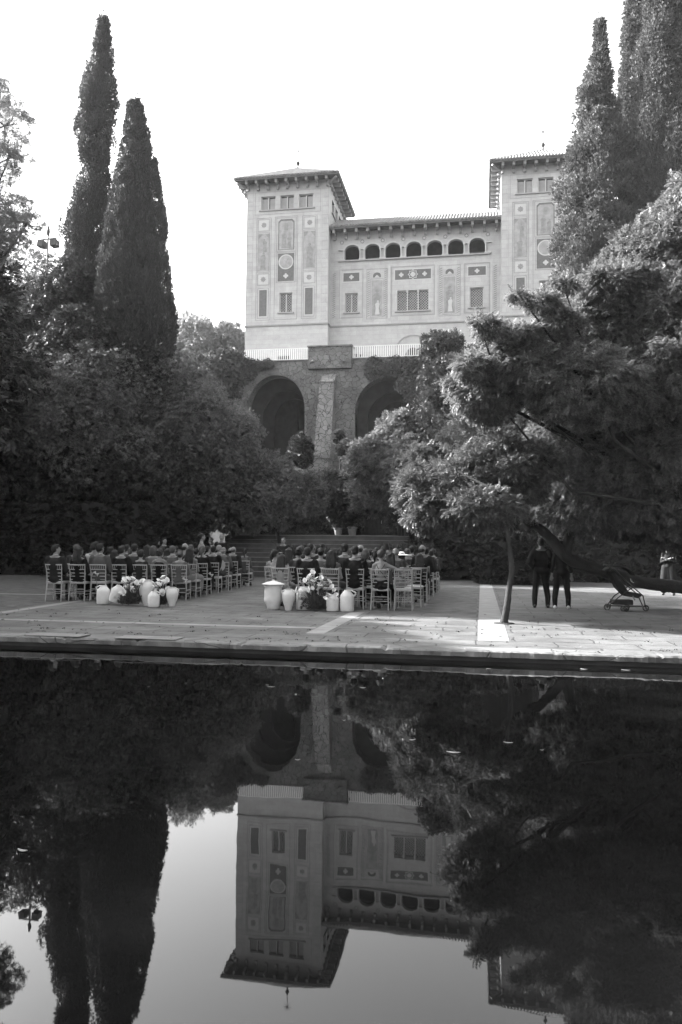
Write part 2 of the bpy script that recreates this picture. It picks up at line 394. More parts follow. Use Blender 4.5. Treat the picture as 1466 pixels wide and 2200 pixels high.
# light stone bands set in the paving, and the gravel seating ground between them
sheet('paving_band', -2.78, -2.48, EDGE+1.6, 17.15, .004, M_band)
sheet('paving_band', -.05, .42, EDGE+1.3, 36.5, .004, M_band)
b = MB(); b.add([(-9.62, 13.6, .004), (-9.36, 13.6, .004), (-9.95, 20.5, .004), (-10.2, 20.5, .004)], [(0, 1, 2, 3)]); struct(b.build('paving_band', M_band))
sheet('paving_band', -16.5, -10.2, 20.6, 20.85, .004, M_band)
sheet('paving_band', -9.3, -2.8, 13.35, 13.6, .005, M_band)
sheet('gravel_bed', -2.4, -.1, 17.4, 36.6, .004, M_gravel)
sheet('gravel_bed', -30, -10.3, 20.9, 36.6, .004, M_gravel)
sheet('gravel_bed', -14, -10.05, 14.5, 20.55, .003, M_gravel)
for i, (x0, x1) in enumerate(((-6.75, -5.85), (-5.3, -4.35))):
    o = MB().box(x0, x1, EDGE+.03, EDGE+.40, .016, .028).build('stone_slab', mat('slab_stone', .17, .8, .2, 3), bev=.006)
    tag(o, ['smooth pale stone slab on the pool rim, farther from the tree trunk', 'smooth pale stone slab on the pool rim, below the tilted jug flowers'][i], 'stone slab', 'pale slabs on the pool rim')

# hillside: one sheet rising behind the plaza to the horizon
def hz(x, y):
    s = lambda a, b_, t: (lambda q: q*q*(3-2*q))(min(1, max(0, (t-a)/(b_-a))))
    base = 6.3*s(38.5, 52, y)
    side = s(-17, -24, x) if x < -16 else s(4, 14, x)
    if x < -16 or x > 4: base += side*(8.5*s(44, 66, y))
    mid = -17.5 < x < 12
    if not mid: base = max(base, 15*s(55, 70, y))
    if -13 < x < -1 and y < 44.6: return min(base, -.15)
    if -13 < x < -1 and y < 56: base = max(base, 5.2)
    return base-.02 if y > 37.6 else -.12
xs = sorted(set(list(np.arange(-60, 60, 1.5))+[-400, -150, -80, 80, 150, 400, -13.01, -12.99, -1.01, -.99])); ys = sorted(set(list(np.arange(37.5, 82, 1.25))+[100, 150, 300, 900, 44.55, 44.65]))
vs = [(x, y, hz(x, y) if y < 82 else max(hz(x, 81), 15)) for y in ys for x in xs]
n = len(xs); fs = [(j*n+i, j*n+i+1, (j+1)*n+i+1, (j+1)*n+i) for j in range(len(ys)-1) for i in range(n-1)]
struct(MB().add(vs, fs).build('hillside', M_soil, smooth=True))
# thin haze volume added over the garden to lift the blacks, most on far things
m = bpy.data.materials.new('haze'); m.use_nodes = True; nt_ = m.node_tree; nt_.nodes.clear(); vo = nt_.nodes.new('ShaderNodeVolumePrincipled'); mo = nt_.nodes.new('ShaderNodeOutputMaterial')
vo.inputs['Color'].default_value = g4(.9); vo.inputs['Density'].default_value = .00019; nt_.links.new(vo.outputs[0], mo.inputs['Volume'])
o = MB().box(-95, 95, -75, 130, -1.2, 48).build('haze', m); o['kind'] = 'stuff'
SC.cycles.volume_bounces = 0
# steps up from the plaza and the landing
b = MB(); NS = 9
for k in range(NS): b.box(-13.2, -3.4, 37.57+k*.36, 37.9+k*.36, 2.05*(k+1)/NS+.003, 2.05*(k+1)/NS+.035)
struct(b.build('step_nosing', M_cap0, bev=.006)); b = MB()
for k in range(NS): b.box(-13.2, -3.4, 37.6+k*.36, 41.2, 2.05*k/NS+(.0 if k else -.1), 2.05*(k+1)/NS)
struct(b.build('steps', M_step, bev=.012))
struct(MB().box(-12.6, -4.2, 40.44, 40.84, 2.052, 2.10).build('step_nosing', M_band, bev=.01))
sheet('landing', -13.6, -1, 41.2, 44.7, 2.05, M_step, 2.2)

# ================================================================== TERRACE WALL
M_rubble = cellmat('rubble_wall', .19, .06, (2.6, 2.6, 3.0), .035, vary=.14, stain=.35, bump=.8, warp=.5)
M_butt = cellmat('buttress_stone', .26, .08, (2.9, 2.9, 3.1), .05, vary=.18, stain=.2, bump=.8, warp=.3)
M_cap = mat('cap_stone', .22, .8, .25, 3, bump=.4)
M_iron = mat('railing_iron', .95, .5, .05, 5)
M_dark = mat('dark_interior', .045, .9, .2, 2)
TY = 56.0
ter = empty('terrace_wall', (-10.8, TY, 5), 0, 'tall rubble stone terrace wall with two deep arches below the villa', 'retaining wall')
TO = Vector(ter.location)
def tb(mb, name, m, par=None, **k):
    o = mb.build(name, m, par or ter, **k); o.matrix_parent_inverse = Matrix.Identity(4)
    if par is None or par is ter: o.location = -TO
    return o
arches = [(-14.8, 2.17, 11.5, 2.55), (-6.6, 2.32, 11.2, 2.5), (1.6, 2.3, 11.2, 2.5), (9.8, 2.3, 11.2, 2.5)]
def arch_front(mb, cx, hw, zs, rise, zt, y0, y1, n=24, zb=4.5):
    """wall above an arch: front strips, soffit and back strips"""
    P_ = [(cx-hw*math.cos(math.pi*i/n), zs+rise*math.sin(math.pi*i/n)) for i in range(n+1)]
    P_ = [(cx-hw, zb)]+P_+[(cx+hw, zb)]
    for (xa, za), (xb, zb_) in zip(P_[:-1], P_[1:]):
        if xb-xa > 1e-6: mb.add([(xa, y0, za), (xb, y0, zb_), (xb, y0, zt), (xa, y0, zt)], [(0, 1, 2, 3)])
        mb.add([(xa, y0, za), (xb, y0, zb_), (xb, y1, zb_), (xa, y1, za)], [(3, 2, 1, 0)])
def arch_ring(mb, cx, hw, zs, rise, w_, y0, y1, n=24, zb=4.5):
    pi_ = [(cx-hw*math.cos(math.pi*i/n), zs+rise*math.sin(math.pi*i/n)) for i in range(n+1)]
    po_ = [(cx-(hw+w_)*math.cos(math.pi*i/n), zs+(rise+w_)*math.sin(math.pi*i/n)) for i in range(n+1)]
    pi_ = [(cx-hw, zb)]+pi_+[(cx+hw, zb)]; po_ = [(cx-hw-w_, zb)]+po_+[(cx+hw+w_, zb)]
    for i in range(len(pi_)-1):
        a, b_, c, d = pi_[i], pi_[i+1], po_[i+1], po_[i]
        mb.add([(q[0], y, q[1]) for y in (y0, y1) for q in (a, b_, c, d)], [(0, 1, 2, 3), (7, 6, 5, 4), (0, 4, 5, 1), (3, 2, 6, 7)])
mb = MB(); top = 15.0
edges = [-18.9]
for cx, hw, zs, rs_, in arches: edges += [cx-hw, cx+hw]
edges.append(14.5)
for i in range(0, len(edges), 2): mb.box(edges[i], edges[i+1], TY, TY+1.1, 4.5, top)
for a in arches: arch_front(mb, a[0], a[1], a[2], a[3], top, TY, TY+1.1)
mb.box(-18.9, -18.0, TY+1.1, TY+9, 4.5, top)
tb(mb, 'wall', M_rubble)
mb = MB()
for a in arches[:2]: arch_ring(mb, a[0], a[1]+.02, a[2], a[3], .22, TY-.03, TY+.02)
tb(mb, 'arch_trim', M_rubble)
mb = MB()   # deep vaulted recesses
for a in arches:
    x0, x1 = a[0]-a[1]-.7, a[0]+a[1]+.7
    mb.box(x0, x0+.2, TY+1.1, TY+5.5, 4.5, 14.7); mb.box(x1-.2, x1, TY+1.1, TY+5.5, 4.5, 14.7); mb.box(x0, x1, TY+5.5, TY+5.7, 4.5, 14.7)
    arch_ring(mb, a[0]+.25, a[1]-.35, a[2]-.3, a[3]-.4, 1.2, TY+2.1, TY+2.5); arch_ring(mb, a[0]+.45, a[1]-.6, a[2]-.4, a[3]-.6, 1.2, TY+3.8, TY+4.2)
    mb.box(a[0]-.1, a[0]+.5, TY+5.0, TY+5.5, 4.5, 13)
tb(mb, 'vault', mat('vault_stone', .05, .9, .3, 2))  # base darkened to stand in for the shade deep in the arches
mb = MB(); mb.box(-18.9, 14.5, TY+.002, 62, 14.86, 15.06); tb(mb, 'terrace_floor', M_cap)
mb = MB(); mb.box(-12.37, -9.2, TY-.25, TY+.7, 14.4, 15.98); tb(mb, 'parapet_pier', M_rubble)
mb = MB(); mb.box(-12.44, -9.13, TY-.32, TY+.78, 15.98, 16.08); mb.box(-17.3, -12.37, TY-.1, TY+.3, 15.06, 15.13); mb.box(-9.2, 4, TY-.1, TY+.3, 15.06, 15.13); tb(mb, 'coping', M_cap)
# battered buttress
bt = MB(); vs = []
for z, x0, x1, y in ((14.0, -11.30, -10.32, 55.98), (13.3, -11.42, -10.36, 55.35), (7.9, -11.62, -10.42, 54.5)):
    vs += [(x0, y, z), (x1, y, z), (x1, 56.05, z), (x0, 56.05, z)]
bt.add(vs, [(3, 2, 1, 0), (8, 9, 10, 11)]+[(k*4+j, k*4+(j+1) % 4, (k+1)*4+(j+1) % 4, (k+1)*4+j) for k in range(2) for j in range(4)])
bt.box(-11.85, -10.5, 54.25, 56.05, 4.5, 7.7); tb(bt, 'buttress', M_butt)
mb = MB(); mb.box(-11.95, -10.4, 54.15, 56.0, 7.7, 7.9); mb.box(-11.45, -10.33, 55.28, 56.0, 13.28, 13.36); tb(mb, 'buttress_cap', M_butt)
def railing(x0, x1, label):
    root = empty('railing', (x0, TY+.1, 15.13), 0, label, 'railing', 'railings along the terrace')
    mb = MB(); L_ = x1-x0
    mb.box(0, L_, -.025, .025, .86, .9); mb.box(0, L_, -.02, .02, .06, .09); mb.build('rail', M_iron, root)
    mb = MB(); n = int(L_/.155)
    for i in range(n+1): x = L_*i/n; mb.box(x-.03, x+.03, -.03, .03, 0, .86)
    o = mb.build('baluster', M_iron, root)
    return root
railing(-17.25, -12.44, 'white iron railing on the terrace between ivy corner and stone pier')
railing(-9.13, 3.2, 'white iron railing on the terrace running behind the tree tops')
# small spotlights and planters on the pier
for x, z in ((-12.0, 14.95), (-9.7, 14.9)):
    root = empty('spotlight', (x, TY-.28, z), 0, 'small round spotlight fixed below the pier top, '+('ivy side' if x < -11 else 'tree side'), 'spotlight', 'spotlights on the pier')
    MB().tube([(0, .05, 0), (0, -.12, -.05), (0, -.2, -.12)], [.05, .09, .11], 10).build('lamp_head', M_cap, root, True); MB().box(-.05, .05, -.02, .03, -.12, .02).build('bracket', M_dark, root)
for i, (px, h) in enumerate(((765, .8), (775, .75))):
    p = P(px, 772, 58); root = empty('urn', (p[0], 58, 15.06), 0, 'dark slim urn behind the railing, '+('next to the pier' if i == 0 else 'second from the pier'), 'urn', 'urns behind the railing')
    MB().lathe([(.1, 0), (.12, .05), (.05, .12), (.14, .35), (.16, .5), (.08, .62), (.13, h)], 12).build('body', M_dark, root, True); MB().lathe([(.12, h), (.15, h+.03), (.12, h+.05)], 12).build('rim', M_dark, root, True)

# ================================================================== VILLA
M_wall = brickmat('villa_plaster', .50, .43, .95, .36, 'XZ', mortar=.014, vary=.05, warp=.02, stain=.13, bump=.15)
M_wallS = brickmat('villa_plaster_side', .52, .46, .95, .36, 'YZ', mortar=.012, vary=.035, warp=.02, stain=.06, bump=.15)
M_trim = mat('villa_trim', .38, .8, .08, 3)
M_line = mat('villa_line', .31, .8, .08, 3)
M_pale = mat('villa_pale', .56, .8, .05, 4)
M_panel = mat('villa_dark_panel', .15, .8, .14, 5)
M_fresco = mat('villa_fresco', .37, .8, .17, 3.2)
M_frescod = mat('villa_fresco_dark', .29, .8, .2, 4)
M_wood = mat('eave_wood', .10, .8, .2, 3)
M_brk = mat('eave_bracket', .30, .8, .12, 4)
M_tile = mat('roof_tile', .24, .85, .35, 3, bump=.3)
M_glass = mat('window_glass', .05, .12, .2, 2, spec=.6)
M_shut = mat('window_shutter', .33, .7, .1, 4)
M_grille = mat('window_lead', .42, .5, .1, 4)
VX = -9.7
villa = empty('villa', (VX, 62, 15), 0, 'large pale villa with two square towers and an arcaded middle wing', 'villa')
VO = Vector(villa.location)
def vb(mb, name, m, par=None, **k):
    o = mb.build(name, m, par or villa, **k)
    if par is None: o.location = -VO
    return o
def holed(mb, x0, x1, z0, z1, y0, y1, holes):
    """wall slab with rectangular openings"""
    xs = sorted({x0, x1}|{h[0] for h in holes}|{h[1] for h in holes}); zs = sorted({z0, z1}|{h[2] for h in holes}|{h[3] for h in holes})
    inside = lambda x, z: any(h[0] < x < h[1] and h[2] < z < h[3] for h in holes)
    for a, b_ in zip(xs[:-1], xs[1:]):
        for c, d in zip(zs[:-1], zs[1:]):
            if inside((a+b_)/2, (c+d)/2): continue
            mb.add([(a, y0, c), (b_, y0, c), (b_, y0, d), (a, y0, d)], [(0, 1, 2, 3)])
    for h in holes:
        a, b_, c, d = h[:4]
        mb.add([(a, y0, c), (a, y1, c), (a, y1, d), (a, y0, d)], [(0, 1, 2, 3)]); mb.add([(b_, y0, c), (b_, y1, c), (b_, y1, d), (b_, y0, d)], [(3, 2, 1, 0)])
        mb.add([(a, y0, c), (b_, y0, c), (b_, y1, c), (a, y1, c)], [(0, 1, 2, 3)]); mb.add([(a, y0, d), (b_, y0, d), (b_, y1, d), (a, y1, d)], [(3, 2, 1, 0)])
def win_lattice(x0, x1, z0, z1, y, cols=2):
    """leaded casement: frame > pane, lattice, sill"""
    mb = MB(); mb.frame(x0, x1, z0, z1, .06, y+.14, y+.22)
    for k in range(1, cols): xx = x0+(x1-x0)*k/cols; mb.box(xx-.045, xx+.045, y+.13, y+.2, z0+.06, z1-.06)
    f = vb(mb, 'window', M_pale)
    vb(MB().box(x0, x1, y+.24, y+.26, z0, z1), 'pane', M_glass, f)
    mb = MB(); s = .17; W_, H_ = x1-x0, z1-z0
    for sg in (1, -1):
        k = -H_
        while k < W_:
            a, b_ = max(0, k), min(W_, k+H_)
            if b_-a > .05:
                za, zb_ = (a-k, b_-k) if sg > 0 else (H_-(a-k), H_-(b_-k))
                mb.tube([(x0+a, y+.21, z0+za), (x0+b_, y+.21, z0+zb_)], .022, 4, False)
            k += s*1.25
    vb(mb, 'lattice', M_grille, f)
    vb(MB().box(x0-.14, x1+.14, y-.12, y+.1, z0-.1, z0), 'sill', M_trim, f)
def win_shutter(x0, x1, z0, z1, y):
    mb = MB(); mb.frame(x0, x1, z0, z1, .05, y+.12, y+.2); xm = (x0+x1)/2; mb.box(xm-.04, xm+.04, y+.11, y+.2, z0+.05, z1-.05)
    f = vb(mb, 'window', M_pale)
    vb(MB().box(x0, x1, y+.24, y+.26, z0, z1), 'pane', M_glass, f)
    mb = MB(); mb.box(x0+.05, xm-.04, y+.16, y+.18, z0+.05, z1-.16); mb.box(xm+.12, x1-.05, y+.16, y+.18, z0+.05, z1-.16); vb(mb, 'shutter', M_shut, f)
def quatre(mb, x, z, r, y0, y1):
    for dx, dz in ((r*.55, 0), (-r*.55, 0), (0, r*.55), (0, -r*.55)): mb.disc(x+dx, z+dz, r*.42, y0, y1, 10)
    mb.prism([(x+r*.55, z), (x, z+r*.55), (x-r*.55, z), (x, z-r*.55)], y0-.003, y1)
def star8(x, z, r, n=8, k=.72):
    return [(x+r*(1 if i % 2 == 0 else k)*math.cos(math.pi*i/n), z+r*(1 if i % 2 == 0 else k)*math.sin(math.pi*i/n)) for i in range(2*n)]
def robed(mb, x, z0, h, y0, y1, lean=0):
    """generic robed silhouette of a wall painting"""
    w_ = h*.16
    mb.prism([(x-w_, z0), (x-w_*.7, z0+h*.45), (x-w_*.95, z0+h*.72), (x-w_*.4+lean, z0+h*.82), (x+w_*.4+lean, z0+h*.82), (x+w_*.9, z0+h*.7), (x+w_*.6, z0+h*.4), (x+w_, z0)], y0, y1)
    mb.disc(x+lean, z0+h*.9, h*.062, y0, y1, 12)
def corbels(u0, u1, z, y, n, depth, par=None, axis='x', side=1):
    out = []
    for i in range(n):
        u = u0+(u1-u0)*i/(n-1); mb = MB()
        if axis == 'x':
            mb.prism([(u-.11, z), (u+.11, z), (u+.11, z+.58), (u-.11, z+.58)], y-depth*.25, y); mb.prism([(u-.1, z+.3), (u+.1, z+.3), (u+.1, z+.58), (u-.1, z+.58)], y-depth, y-depth*.25)
            mb.lathe([(.02, -.13), (.1, -.1), (.13, 0), (.1, .1), (.02, .12)], 10, (u, y-depth*.22, z+.02))
        else:
            s = side
            for a, b_, c, d in ((0, depth*.25, 0, .58), (depth*.25, depth, .3, .58)): mb.box(*(sorted((y+s*a, y+s*b_))), u-.1, u+.1, z+c, z+d)
            mb.lathe([(.02, -.13), (.1, -.1), (.13, 0), (.1, .1), (.02, .12)], 10, (y+s*depth*.22, u, z+.02))
        out.append(vb(mb, 'eave_bracket', M_brk))
    return out
def tile_roof_pyramid(x0, x1, y0, y1, z, ap):
    cx, cy = (x0+x1)/2, (y0+y1)/2; apx = Vector((cx, cy, ap)); mb = MB()
    mb.add([(x0, y0, z), (x1, y0, z), (x1, y1, z), (x0, y1, z), (cx, cy, ap)], [(0, 1, 4), (1, 2, 4), (2, 3, 4), (3, 0, 4)])
    s = .24
    def face(A, B):   # tubes of tile running up from eave A-B
        A, B = Vector(A), Vector(B); L_ = (B-A).length; d = (B-A)/L_; up = (apx-(A+B)/2); n = int(L_/s); nrm = d.cross(up).normalized(); nrm = nrm if nrm.z > 0 else -nrm
        for i in range(n+1):
            t = i*s-(n*s-L_)/2; k = 1-abs(2*t/L_-1)
            if k <= .02: k = .02
            a = A+d*t-up.normalized()*.06; b_ = A+d*t+up*k
            mb.tube([a+nrm*.02, b_+nrm*.02], .085, 8)
    c = [(x0, y0, z), (x1, y0, z), (x1, y1, z), (x0, y1, z)]
    for i in range(4): face(c[i], c[(i+1) % 4])
    for q in c: mb.tube([Vector(q), apx], .11, 8)
    return mb
def finial(par_name, x, y, z):
    mb = MB(); mb.lathe([(.2, -.05), (.12, .1), (.05, .2), (.06, .25), (.15, .38), (.17, .47), (.06, .66), (.03, .7), (.03, .95), (.05, 1.0), (.03, 1.05), (.02, 1.9)], 10, (x, y, z))
    for k in range(4):
        a = math.pi*k/4; d = Vector((math.cos(a), 0, math.sin(a)))*.34; c = Vector((x, y, z+1.55)); mb.tube([c-d, c+d], .02, 5)
    vb(mb, 'weather_vane', M_dark, smooth=True)
def tower(u0, side):
    X0, X1 = u0+VX, u0+VX+6.88; y = 62.0; D = 6.88; Z0, Z1 = 15.0, 31.35
    H = lambda a, b_, c, d: (X0+a, X0+b_, c, d)
    wins = [H(1.21, 2.40, 29.12, 30.24), H(2.81, 3.96, 29.12, 30.24), H(4.38, 5.56, 29.12, 30.24)]; wd = H(2.87, 3.93, 20.54, 22.16)
    holes = wins+[wd]
    if u0 < 0: holes.append(H(2.75, 3.75, 15.05, 17.0))
    mb = MB(); holed(mb, X0, X1, Z0, Z1, y, y+.4, holes)
    mb.add([(X0, y+D, Z0), (X1, y+D, Z0), (X1, y+D, Z1), (X0, y+D, Z1)], [(3, 2, 1, 0)])
    mb.add([(X0, y+.4, Z0), (X1, y+.4, Z0), (X1, y+.4, Z1), (X0, y+.4, Z1)], [(0, 1, 2, 3)]) if 0 else None
    vb(mb, 'tower_wall', M_wall)
    # side walls with their own openings
    for X, s in ((X0, -1), (X1, 1)):
        mb = MB(); hs = [(y+1.3+k*1.55, y+2.4+k*1.55) for k in range(3)]; ysx = sorted([y, y+D]+[q for h in hs for q in h])
        for a, b_ in zip(ysx[:-1], ysx[1:]):
            op = any(abs(a-h[0]) < 1e-6 for h in hs)
            for c, d in (((Z0, 29.12), (30.24, Z1)) if op else ((Z0, Z1),)): mb.add([(X, a, c), (X, b_, c), (X, b_, d), (X, a, d)], [(0, 1, 2, 3)])
        for h in hs:
            mb.box(min(X, X-s*.02), max(X, X-s*.02), h[0], h[1], 29.12, 29.1); mb.add([(X, h[0], 29.12), (X-s*.3, h[0], 29.12), (X-s*.3, h[0], 30.24), (X, h[0], 30.24)], [(0, 1, 2, 3)])
            mb.add([(X, h[1], 29.12), (X-s*.3, h[1], 29.12), (X-s*.3, h[1], 30.24), (X, h[1], 30.24)], [(0, 1, 2, 3)])
        vb(mb, 'side_wall', M_wallS)
        mb = MB()
        for h in hs: mb.box(X-s*.32, X-s*.28, h[0], h[1], 29.12, 30.24)
        vb(mb, 'side_window', M_glass)
        vb(MB().box(*(sorted((X, X+s*.1))), y+1.1, y+D-1.1, 29.0, 29.1), 'side_sill', M_trim)
    for h in wins: win_shutter(h[0], h[1], h[2], h[3], y)
    win_lattice(*wd, y)
    if u0 < 0:
        mb = MB(); mb.frame(X0+2.75, X0+3.75, 15.05, 17.0, .07, y+.2, y+.28); f = vb(mb, 'lower_window', M_dark); vb(MB().box(X0+2.75, X0+3.75, y+.3, y+.32, 15.05, 17), 'pane', M_glass, f)
    vb(MB().box(X0+1.05, X0+5.7, y-.1, y+.02, 29.0, 29.1), 'window_ledge', M_trim)
    vb(MB().box(X0-.07, X1+.07, y-.09, y+D, 19.44, 19.55), 'string_course', M_line)
    # painted panels
    for c in (1.47, 5.30):
        mb = MB(); mb.frame(X0+c-.62, X0+c+.62, 19.95, 28.45, .03, y-.012, y); mb.frame(X0+c-.5, X0+c+.5, 27.35, 28.33, .025, y-.012, y)
        mb.frame(X0+c-.5, X0+c+.5, 23.9, 27.25, .025, y-.012, y); mb.frame(X0+c-.5, X0+c+.5, 22.85, 23.82, .025, y-.012, y); mb.frame(X0+c-.46, X0+c+.46, 20.12, 22.62, .025, y-.012, y)
        vb(mb, 'panel_border', M_line)
        vb(MB().frame(X0+c-.4, X0+c+.4, 20.22, 22.54, .07, y-.01, y), 'panel_rim', M_pale)
        for z in (27.85, 23.34):
            q = vb(MB().box(X0+c-.4, X0+c+.4, y-.01, y, z-.4, z+.4), 'rosette_field', M_pale); vb(MB().prism(star8(X0+c, z, .24), y-.02, y-.01), 'rosette', M_frescod, q)
        vb(MB().box(X0+c-.455, X0+c+.455, y-.01, y, 24.04, 27.13), 'fresco', M_fresco)
        mb = MB(); sd = 1 if c < 3 else -1
        robed(mb, X0+c-.05*sd, 24.15, 1.5+(.6 if sd < 0 else 0), y-.016, y-.01, .05*sd)
        if sd > 0: robed(mb, X0+c+.1, 25.6, 1.15, y-.018, y-.01, -.05)
        for q in (-1, 1): mb.prism([(X0+c+q*.45, 27.12), (X0+c+q*.12, 27.12), (X0+c+q*.3, 26.85), (X0+c+q*.45, 26.7)], y-.02, y-.01)
        vb(mb, 'fresco_figure', M_frescod)
        vb(MB().box(X0+c-.31, X0+c+.31, y-.013, y, 20.3, 22.46), 'dark_panel', M_panel)
    c = 3.36; x0, x1 = X0+2.69, X0+4.03
    mb = MB(); mb.frame(X0+2.4, X0+4.32, 19.95, 28.5, .03, y-.012, y); mb.frame(x0-.16, x1+.16, 25.58, 28.38, .03, y-.012, y); mb.frame(x0-.12, x1+.12, 22.99, 25.52, .03, y-.012, y); vb(mb, 'panel_border', M_line)
    q = .2; mb = MB(); mb.prism([(x0, 25.7), (x1, 25.7), (x1, 28.25-q), (x1-q, 28.25), (x0+q, 28.25), (x0, 28.25-q)], y-.01, y); vb(mb, 'fresco_frame', M_panel)
    x0 += .07; x1 -= .07; q = .17; mb = MB(); mb.prism([(x0, 25.74), (x1, 25.74), (x1, 28.1-q), (x1-q, 28.1), (x0+q, 28.1), (x0, 28.1-q)], y-.016, y-.01); vb(mb, 'fresco', M_fresco)
    mb = MB(); robed(mb, X0+3.2, 25.85, 1.5, y-.022, y-.016); robed(mb, X0+3.62, 25.8, 1.2, y-.024, y-.016, .05); mb.box(X0+3.2, X0+3.5, y-.021, y-.016, 27.3, 27.9); vb(mb, 'fresco_figure', M_frescod)
    x0, x1 = X0+2.69, X0+4.03
    vb(MB().box(x0, x1, y-.01, y, 23.11, 25.41), 'dark_panel', M_panel)
    vb(MB().disc(X0+c, 24.70, .62, y-.025, y-.01, 32), 'sundial_rim', M_pale); vb(MB().disc(X0+c, 24.70, .53, y-.03, y-.025, 32), 'sundial_face', M_fresco)
    mb = MB(); mb.prism([(X0+c-.01, 24.68), (X0+c+.01, 24.66), (X0+c+.2, 24.95), (X0+c+.18, 24.96)], y-.035, y-.03); mb.prism([(X0+c-.01, 24.68), (X0+c+.02, 24.68), (X0+c-.16, 24.86)], y-.035, y-.03); vb(mb, 'sundial_pointer', M_frescod)
    mb = MB(); quatre(mb, X0+c, 23.55, .22, y-.018, y-.01); vb(mb, 'quatrefoil', M_pale)
    mb = MB()
    for z in np.arange(19.8, 30.8, .72):      # painted corner blocks
        for a, b_ in ((0.03, .55), (6.33, 6.85)): mb.frame(X0+a, X0+b_, z, z+.68, .012, y-.006, y)
    vb(mb, 'quoin_lines', M_trim)
    mb = MB(); mb.frame(X0+.68, X0+6.2, 28.72, 30.6, .025, y-.01, y); vb(mb, 'panel_border', M_line)
    # eaves and roof
    o = .85; vb(MB().box(X0-o, X1+o, y-o, y+D+o, 31.36, 31.46), 'eave_board', M_wood)
    corbels(X0+.12, X1-.12, 30.78, y-.002, 9, .75)
    corbels(y+.12, y+D-.12, 30.78, X1+.002, 9, .75, axis='y', side=1); corbels(y+.12, y+D-.12, 30.78, X0-.002, 9, .75, axis='y', side=-1)
    mb = MB()
    for (cx, cy) in ((X0, y), (X1, y)): d = Vector((-1 if cx == X0 else 1, -1, 0)); mb.tube([Vector((cx, cy, 31.0)), Vector((cx, cy, 31.2))+d*.7], .09, 6)
    vb(mb, 'corner_bracket', M_brk)
    mb = MB(); mb.box(X0-o-.02, X1+o+.02, y-o-.02, y-o+.03, 31.3, 31.5); vb(mb, 'fascia', M_wood)
    vb(tile_roof_pyramid(X0-o-.02, X1+o+.02, y-o-.02, y+D+o, 31.5, 34.1), 'tower_roof', M_tile, smooth=True)
    finial('x', (X0+X1)/2, y+D/2, 34.1)
tower(-9.35, 0); tower(11.18, 1)
# middle wing
y = 63.0; c0, c1 = VX-2.47, VX+11.18; Zt = 27.1
X = lambda u: u+VX
cent = [-.71+1.675*k for k in range(7)]
hA, h3, hB = (X(-1.25), X(-.19), 20.6, 22.2), (X(2.97), X(5.56), 20.55, 22.22), (X(8.79), X(9.85), 20.6, 22.2)
log = [(X(c-.61), X(c+.61), 24.95, 25.78) for c in cent]
mb = MB(); holes = [hA, h3, hB]
# wall below the arcade sill
holed(mb, c0, c1, 15.0, 24.95, y, y+.4, holes)
xs = [c0]+[q for l in log for q in l[:2]]+[c1]
for i in range(0, len(xs), 2): mb.add([(xs[i], y, 24.95), (xs[i+1], y, 24.95), (xs[i+1], y, Zt+.3), (xs[i], y, Zt+.3)], [(0, 1, 2, 3)])
for c in cent: arch_front(mb, X(c), .61, 25.72, .46, Zt+.3, y, y+.4, 16, 24.95)
for l in log: mb.add([(l[0], y, 24.95), (l[1], y, 24.95), (l[1], y+.4, 24.95), (l[0], y+.4, 24.95)], [(0, 1, 2, 3)])
mb.box(c0, c1, y+.4, y+.42, 27.0, 27.3)
vb(mb, 'wing_wall', M_wall)
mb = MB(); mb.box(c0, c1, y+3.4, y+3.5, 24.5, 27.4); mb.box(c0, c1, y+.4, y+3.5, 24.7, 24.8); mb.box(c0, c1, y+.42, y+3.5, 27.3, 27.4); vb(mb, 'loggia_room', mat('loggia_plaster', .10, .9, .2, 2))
mb = MB()
for i, c in enumerate(cent):
    mb.box(X(c)-.55, X(c)+.55, y+1.2, y+1.23, 24.8, 25.4+.12*math.sin(i*2.3)) if i in (1, 2, 3, 4, 5, 6) else None
vb(mb, 'loggia_screen', mat('loggia_screen', .2, .9, .2, 3))
for c in [cent[0]-.84]+[q+.8375 for q in cent]:      # little columns of the arcade
    u = X(c); mb = MB()
    for dx in ((-.17, .17) if cent[0] < c < cent[-1] else (.17,) if c < 0 else (-.17,)):
        mb.lathe([(.075, 24.96), (.075, 25.02), (.05, 25.06), (.05, 25.58), (.08, 25.68), (.09, 25.74)], 10, (u+dx, y-.09, 0))
    mb.box(u-.27, u+.27, y-.17, y-.002, 25.74, 25.8); mb.box(u-.27, u+.27, y-.17, y-.002, 24.9, 24.96)
    vb(mb, 'loggia_column', M_pale)
mb = MB()
for c in cent: mb = MB(); arch_ring(mb, X(c), .61, 25.72, .46, .13, y-.03, y-.002, 16, 25.7); vb(mb, 'loggia_arch_trim', M_pale)
mb = MB()
for c in [cent[0]-.84]+[q+.8375 for q in cent]:
    q = vb(MB().prism(star8(X(c), 26.42, .2), y-.02, y-.002), 'rosette', M_frescod); vb(MB().disc(X(c), 26.42, .09, y-.028, y-.02, 10), 'rosette_centre', M_pale, q); q.location = -VO
vb(MB().box(X(-1.8), X(10.34), y-.16, y, 24.8, 24.9), 'loggia_sill', M_trim)
win_lattice(*hA, y); win_lattice(*hB, y, 1); win_lattice(*h3, y, 3)
mb = MB()
for k in range(4): u = h3[0]+(h3[1]-h3[0])*k/3; mb.lathe([(.08, 20.55), (.045, 20.65), (.045, 21.95), (.09, 22.12), (.09, 22.2)], 8, (u, y+.06, 0))
vb(mb, 'window_column', M_pale)
vb(MB().box(c0, c1, y-.07, y, 19.44, 19.55), 'string_course', M_line)
